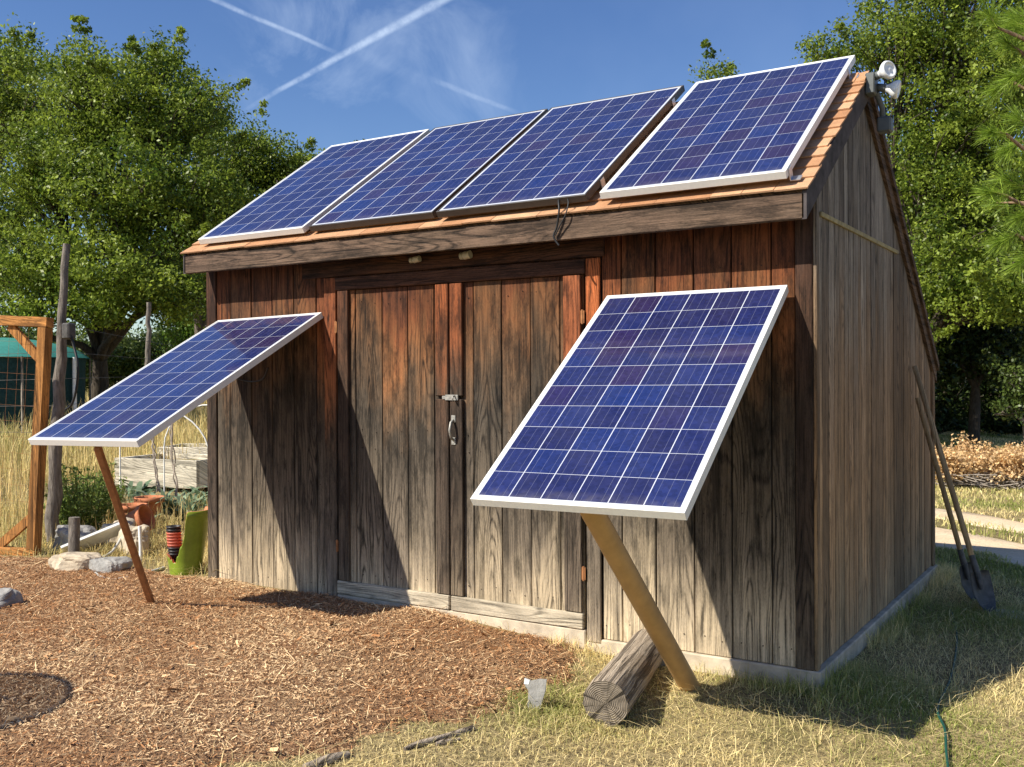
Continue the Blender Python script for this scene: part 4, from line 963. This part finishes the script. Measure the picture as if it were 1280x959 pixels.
# ------------------------------------------------------------------ vegetation
def leaves(c, n, sig, size, up=.3, asp=.5):
    """c (m,3) cluster centres; n leaves each"""
    m_ = len(c); C = np.repeat(c, n, 0); N_ = len(C)
    r = rng.normal(0, 1, (N_, 3)); r /= np.linalg.norm(r, axis=1)[:, None]; rad = rng.random(N_)**.45
    sg = np.repeat(sig, n) if hasattr(sig, '__len__') else np.full(N_, sig)
    P_ = C+r*(rad*sg*1.5)[:, None]*np.array([1, 1, .7])
    nr_ = rng.normal(0, 1, (N_, 3))+np.array([0, 0, up])+r*.5; nr_ /= np.linalg.norm(nr_, axis=1)[:, None]
    a = np.cross(nr_, rng.normal(0, 1, (N_, 3))); a /= np.linalg.norm(a, axis=1)[:, None]; b = np.cross(nr_, a)
    s = (size*rng.uniform(.6, 1.3, N_))[:, None]; a = a*s*.5; b = b*s*.5*asp
    V = np.stack([P_-a, P_+b+nr_*s*.06, P_+a, P_-b+nr_*s*.06], 1); return V, N_
def tree(name, label, cat, base, lumps, ncl, nl, size, trunk_r, mat=M_leaf, bmat=M_bark, grp=None, sig=.30, fork=.35, lean=(0, 0), shell=.55, warm=0., asp=.55, ntr=1):
    base = Vector(base); t = thing(name, label, cat, base, grp)
    L = [(Vector(c)-base, Vector(r)) for c, r in lumps]; vol = np.array([r.x*r.y*r.z for _, r in L])**.7; vol /= vol.sum()
    cen = sum((c for c, _ in L), Vector())/len(L)
    mb = MB(); fk = Vector((cen.x*.25+lean[0], cen.y*.25+lean[1], max(.8, cen.z*fork)))
    mb.tube([(0, 0, -.2), (fk.x*.2, fk.y*.2, fk.z*.3), (fk.x*.5, fk.y*.5+.05, fk.z*.65), fk], [trunk_r*1.35, trunk_r*1.05, trunk_r, trunk_r*.85], 10, wob=.08)
    cl = []; sg = []; node = []
    for (c, r) in L:
        mid = fk.lerp(c, .5)+Vector((random.uniform(-.4, .4), random.uniform(-.4, .4), random.uniform(-.1, .4)))
        mb.tube([fk, fk.lerp(mid, .5)+Vector((random.uniform(-.15, .15),)*3), mid, mid.lerp(c, .6), c], [trunk_r*.6, trunk_r*.45, trunk_r*.36, trunk_r*.25, trunk_r*.12], 7, wob=.08)
        node.append((mid, c))
    cnt = np.maximum(6, (vol*ncl).astype(int))
    for (c, r), k, (mid, _) in zip(L, cnt, node):
        for i in range(k):
            d = Vector(rng.normal(0, 1, 3)).normalized(); f = shell+(1-shell)*random.random() if random.random() < .8 else random.random()*shell
            bumpy = 1+.16*math.sin(d.x*5+c.x)*math.sin(d.y*5+c.y)+.12*math.sin(d.z*9+c.z*3); f *= bumpy
            if d.z < -.5: f *= .75
            q = c+Vector((d.x*r.x*f, d.y*r.y*f, d.z*r.z*f)); cl.append(q); sg.append(sig*random.uniform(.6, 1.35))
            if random.random() < .35:
                s0 = mid.lerp(c, random.random()); mm = s0.lerp(q, .55)+Vector((random.uniform(-.15, .15), random.uniform(-.15, .15), random.uniform(-.05, .2)))
                mb.tube([s0, mm, q], [trunk_r*.12+.008, trunk_r*.06+.008, .006], 4, cap=False)
            if f > .97 and random.random() < .3:     # outer sprigs
                q2 = q+Vector((d.x*.4, d.y*.4, abs(d.z)*.35+.12)); cl.append(q+(q2-q)*.6); sg.append(sig*.4); cl.append(q2); sg.append(sig*.3)
    mb.build('trunk', bmat, t)
    V, N_ = leaves(np.array([tuple(q) for q in cl]), nl, np.array(sg), size, asp=asp)
    cr_ = np.repeat(rng.normal(.5+warm, .26, len(cl)), nl); C = np.stack([np.clip(cr_+rng.normal(0, .2, N_), 0, 1), rng.uniform(0, 1, N_), np.zeros(N_)], -1)
    bulk('crown', V, C, mat, t); return t
def lump(px, py, dep, r, rz=None, ry=None):
    s = dep/FPX; return (at(px, py, dep), (r*s, (ry or r)*s, (rz or r*.8)*s))
def gbase(px, dep):
    q = at(px, 480, dep); q.z = gzf(q.x, q.y); return q
# left oaks
TG = 'oak trees behind the garden on the left'
tree('oak_tree', 'tall dark oak rising at the far left edge of the photo', 'tree', gbase(-20, 23), [lump(-40, 160, 23, 100), lump(25, 125, 23, 80, 70), lump(-60, 330, 23, 110), lump(25, 260, 23.5, 70), lump(10, 70, 23.5, 38, 34)], 700, 75, .09, .22, grp=TG, sig=.28)
tree('oak_tree', 'big bright green spreading oak behind the timber gate frame and tall post', 'tree', gbase(120, 19), [lump(130, 140, 19, 88, 76), lump(210, 145, 19, 78, 75), lump(60, 215, 18.5, 82), lump(160, 250, 18, 105, 85), lump(55, 330, 18, 90, 62), lump(170, 345, 17.5, 95, 60), lump(245, 260, 18.5, 75, 80), lump(105, 95, 19.5, 42, 40), lump(200, 85, 19.5, 40, 34), lump(120, 385, 17.5, 60, 28), lump(215, 375, 17.5, 50, 34), lump(30, 385, 17.5, 50, 26)], 1350, 85, .075, .15, bmat=M_barkd, grp=TG, sig=.23, warm=.0, fork=.3)
tree('oak_tree', 'darker oak reaching down behind the roof end left of the panels', 'tree', gbase(225, 22), [lump(300, 205, 22, 66, 58), lump(350, 225, 22, 48, 36), lump(285, 300, 21.5, 70, 70), lump(235, 345, 22, 60, 52), lump(262, 140, 22.5, 34, 30), lump(378, 205, 22.5, 24, 14), lump(345, 290, 22, 70, 50), lump(446, 206, 22, 22, 26)], 800, 75, .08, .2, grp=TG, sig=.24, warm=-.08)
tree('juniper', 'light green bushy juniper between the oaks and the shed wall', 'tree', gbase(238, 24), [lump(240, 415, 24, 36, 50), lump(262, 430, 24, 36, 50)], 260, 60, .08, .1, mat=M_jun, grp='low trees at the field edge', sig=.3, warm=.15)
BG = 'low trees at the field edge'
tree('hedge_bush', 'rounded dark green bush right of the rough post at the field edge', 'bush', gbase(150, 26), [lump(150, 455, 26, 50, 34), lump(120, 462, 26, 36, 26), lump(190, 455, 26, 44, 34)], 340, 60, .1, .1, mat=M_leaf2, grp=BG, sig=.35)
tree('hedge_bush', 'dark bush behind the teal shelter', 'bush', gbase(20, 30), [lump(10, 440, 30, 60, 42), lump(60, 450, 30, 50, 34), lump(-50, 440, 30, 60, 42)], 380, 55, .12, .1, mat=M_leaf2, grp=BG, sig=.4)
tree('hedge_bush', 'far olive green bush seen between trunks above the rounded dark bush', 'bush', gbase(215, 40), [lump(200, 440, 40, 60, 40), lump(100, 450, 40, 60, 34), lump(280, 440, 40, 60, 50)], 380, 55, .16, .1, mat=M_leaf2, grp=BG, sig=.5)
# right trees
TG2 = 'oak trees behind the shed on the right'
tree('oak_tree', 'large bright oak rising directly behind the shed gable', 'tree', gbase(1150, 19), [lump(1130, 40, 19, 85, 75), lump(1205, 120, 18.5, 105, 90), lump(1165, 215, 18.5, 80, 70), lump(1255, 250, 18.5, 100, 85), lump(1190, 320, 18, 85, 70), lump(1290, 60, 19, 100, 90), lump(1200, -60, 19, 110, 80), lump(1045, 75, 19, 36, 24), lump(1020, 62, 19, 22, 12), lump(900, 96, 19, 24, 10), lump(1270, 350, 17, 80, 50), lump(1090, 270, 21, 110, 110), lump(1000, 330, 21, 110, 100), lump(1245, 385, 17, 60, 28), lump(1180, 365, 17.5, 40, 30), lump(1090, 400, 18, 70, 90)], 2350, 80, .078, .14, bmat=M_barkd, grp=TG2, sig=.24, warm=.0, fork=.3)  # crown lumps hidden behind the shed are added to block sun from the understory
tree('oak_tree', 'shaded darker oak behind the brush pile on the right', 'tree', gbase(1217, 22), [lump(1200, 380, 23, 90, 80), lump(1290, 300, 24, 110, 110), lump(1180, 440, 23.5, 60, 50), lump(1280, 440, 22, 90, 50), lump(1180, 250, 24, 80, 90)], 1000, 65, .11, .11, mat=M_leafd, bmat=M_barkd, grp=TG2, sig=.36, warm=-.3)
tree('oak_tree', 'farthest dark oak filling the gap below the big crowns', 'tree', gbase(1160, 28), [lump(1150, 440, 28, 90, 80), lump(1240, 450, 28, 110, 85), lump(1320, 430, 28, 90, 100), lump(1200, 515, 27, 110, 42), lump(1290, 515, 27, 90, 42), lump(1080, 430, 24, 110, 90), lump(980, 420, 24, 120, 100), lump(1100, 480, 20, 60, 60)], 1500, 60, .13, .18, mat=M_leafd, bmat=M_barkd, grp=TG2, sig=.45, warm=-.35)  # its unseen lumps behind the shed are added as sun blockers
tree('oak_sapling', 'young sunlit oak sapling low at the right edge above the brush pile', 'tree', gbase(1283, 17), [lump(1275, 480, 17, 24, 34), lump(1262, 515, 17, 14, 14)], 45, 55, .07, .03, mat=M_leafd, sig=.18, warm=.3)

# pine at the right edge
pb = gbase(1420, 9.5)
pine = thing('pine_tree', 'pine with long bright needles reaching in at the right edge', 'tree', pb)
mb = MB(); mb.tube([(0, 0, -.2), (.05, 0, 2), (0, .05, 4), (.05, 0, 6.5)], [.16, .14, .11, .05], 12, wob=.06)
tuf = []
for (px, py, dep, ddx, ddy) in ((1238, 20, 9.5, -.5, .8), (1262, 55, 9.6, -.6, .3), (1268, 95, 9.5, -1, -.1), (1242, 165, 9.2, -1, .1), (1275, 150, 9.2, -.8, .6), (1248, 110, 9.8, -.7, -.4), (1240, 240, 9., -1, .25), (1262, 225, 9.4, -.8, .5), (1278, 270, 9., -.7, -.2), (1255, 300, 9.3, -.9, -.4), (1280, 325, 9.1, -.8, -.5), (1290, 195, 9.3, -.4, .9), (1290, 30, 9.6, -.3, .9), (1300, 100, 9.6, -.5, .5), (1300, 240, 9.2, -.5, .6), (1262, 185, 9.6, -.8, -.5)):
    q = at(px, py, dep)-pb; dv = (cr*ddx+cu*ddy+cf*random.uniform(-.3, .3)).normalized(); tuf.append((q, dv))
    root = Vector((0, 0, max(1.5, q.z-.25-.12*random.random()*5))); mid = root.lerp(q, .6)+Vector((0, 0, -.08))
    mb.tube([root, mid, q-dv*.12, q], [.04, .025, .014, .008], 6)
for k in range(34):          # rest of the crown, beyond the frame
    a = random.uniform(0, 6.28); z = random.uniform(2.2, 6.6); r = 1.5*(1-(z-2)/6)+.3
    q = Vector((math.cos(a)*r, math.sin(a)*r, z)); w = at(1285, 480, 9.5)-pb
    if (q-w).dot(cr) < .0: continue
    dv = Vector((math.cos(a), math.sin(a), .4)).normalized(); tuf.append((q, dv)); mb.tube([(0, 0, z-.3), q*.5+Vector((0, 0, z*.5-.1)), q], [.03, .02, .01], 5)
mb.build('trunk', M_bark2, pine)
Vs = []
for q, dv in tuf:
    n = 260; s = rng.uniform(-.16, .04, n); base_ = np.array(q)[None]+np.array(dv)[None]*s[:, None]
    d = rng.normal(0, .55, (n, 3))+np.array(dv)[None]*1.; d[:, 2] -= .05; d /= np.linalg.norm(d, axis=1)[:, None]; l = rng.uniform(.13, .24, n)[:, None]
    w = np.cross(d, rng.normal(0, 1, (n, 3))); w /= np.linalg.norm(w, axis=1)[:, None]; w *= .0022
    e_ = base_+d*l+np.array([0, 0, -1])*l*l*.5; Vs.append(np.stack([base_-w, base_+w, e_+w*.5, e_-w*.5], 1))
V = np.concatenate(Vs); C = np.stack([np.clip(rng.normal(.5, .25, len(V)), 0, 1), rng.uniform(0, 1, len(V)), np.zeros(len(V))], -1); bulk('needles', V, C, M_needle, pine)

# brush pile of dead oak leaves
bp = gp(1240, 612); pile = thing('brush_pile', 'pile of cut branches with dead orange brown leaves across the track', 'brush pile', bp)
cl = []; mb = MB()
for k in range(420):
    q = at(random.uniform(1165, 1345), 600, 14.2+random.uniform(-.5, .9)); hgt = .08+.30*random.random()**.8*(1-.25*abs(math.sin(q.x*3)))
    q = Vector((q.x, q.y, gzf(q.x, q.y)+hgt+.12)); cl.append(tuple(q-bp))
for px, h in ((1206, .66), (1185, .5), (1262, .52), (1232, .55), (1290, .58), (1310, .5), (1180, .45)):
    for k in range(5): q = at(px+random.uniform(-5, 5), 600, 14.5); cl.append((q.x-bp.x, q.y-bp.y, gzf(q.x, q.y)-bp.z+h-k*.05))
for k in range(330):
    q = at(random.uniform(1175, 1345), 604, 13.9+random.uniform(-.3, .6)); q.z = gzf(q.x, q.y)+random.uniform(.02, .25)
    d = Vector((random.uniform(-1, 1), random.uniform(-.4, .4), random.uniform(-.25, .35)))*.35; q = q-bp
    mb.tube([q-d, q+Vector((0, 0, random.uniform(0, .05))), q+d], [.009, .007, .004], 4, cap=False)
mb.build('twigs', M_twig, pile)
V, N_ = leaves(np.array(cl), 55, .11, .055, asp=.5); C = np.stack([np.clip(rng.normal(.5, .28, N_), 0, 1), rng.uniform(0, 1, N_), np.zeros(N_)], -1); bulk('dead_leaves', V, C, M_dead, pile)

# low plants left of the shed
def bushy(px, py, w, h, n, mat, label, name='weed_plant', L=.05, asp=.3, up=1., dep=None, grp='weeds beside the shed'):
    p = gp(px, py); t = thing(name, label, 'plant', p, grp); mb = MB(); cl = []
    for k in range(n):
        a = random.uniform(0, 6.28); r = w*random.random()**.6; hh = h*random.uniform(.5, 1.1); tip = Vector((math.cos(a)*r, math.sin(a)*r, hh)); b0 = Vector((math.cos(a)*r*.35, math.sin(a)*r*.35, 0))
        mb.tube([b0, b0.lerp(tip, .55)+Vector((0, 0, .03)), tip], [.004, .003, .002], 4, cap=False)
        for s in np.linspace(.25, 1, 6): cl.append(tuple(b0.lerp(tip, s)))
    mb.build('stems', M_weed, t); V, N_ = leaves(np.array(cl), 7, .035, L, up=.2, asp=asp)
    C = np.stack([np.clip(rng.normal(.5, .25, N_), 0, 1), rng.uniform(0, 1, N_), np.zeros(N_)], -1); bulk('leaves', V, C, mat, t); return t
bushy(104, 672, .3, .62, 60, M_weed, 'tall leafy green weed right of the rough post')
bushy(128, 655, .28, .5, 50, M_weed, 'leafy green weed behind the brown prop')
bushy(78, 668, .16, .5, 24, M_weed, 'narrow green weed at the foot of the rough post')
def rosette(px, py, n, L, label):
    p = gp(px, py); t = thing('silver_leaf_plant', label, 'plant', p, 'silver leaved plants by the raised bed'); Vs = []; Cs = []
    for k in range(n):
        a = random.uniform(0, 6.28); el = random.uniform(.5, 1.35); l = L*random.uniform(.6, 1.1); w = .028*random.uniform(.7, 1.2); c0 = random.random(); off = Vector((random.uniform(-.15, .15), random.uniform(-.1, .1), 0))
        prev = None; N = 5; pp = []
        for i in range(N+1):
            s = i/N; e2 = el-1.1*s*s; hx = l*s*math.cos(el-.5*s); z = l*s*math.sin(el)-l*.45*s*s*s
            ww = w*math.sin(math.pi*min(.95, .12+s*.86)); c_ = Vector((math.cos(a)*hx, math.sin(a)*hx, z))+off; sd_ = Vector((-math.sin(a), math.cos(a), 0))*ww; pp.append((c_-sd_, c_+sd_))
        for i in range(N): Vs.append([pp[i][0], pp[i][1], pp[i+1][1], pp[i+1][0]]); Cs.append((c0, random.random(), 0))
    bulk('leaves', np.array([[tuple(v) for v in q] for q in Vs]), np.array(Cs), M_agave, t)
rosette(205, 640, 46, .45, 'silvery green clump beside the upright terracotta pot')
rosette(232, 648, 46, .45, 'silvery green clump nearest the shed corner behind the green pot')
rosette(250, 632, 34, .42, 'silvery green clump half hidden behind the shed corner')
rosette(172, 625, 30, .4, 'silvery green clump behind the terracotta pots')
p = gp(93, 700); mb = MB(); mb.tube([p, p+Vector((0, 0, .34))], .045, 8, wob=.15); o = tag(mb.build('wood_stump', M_post), 'short grey stub post between the stones and the weed', 'stub post')
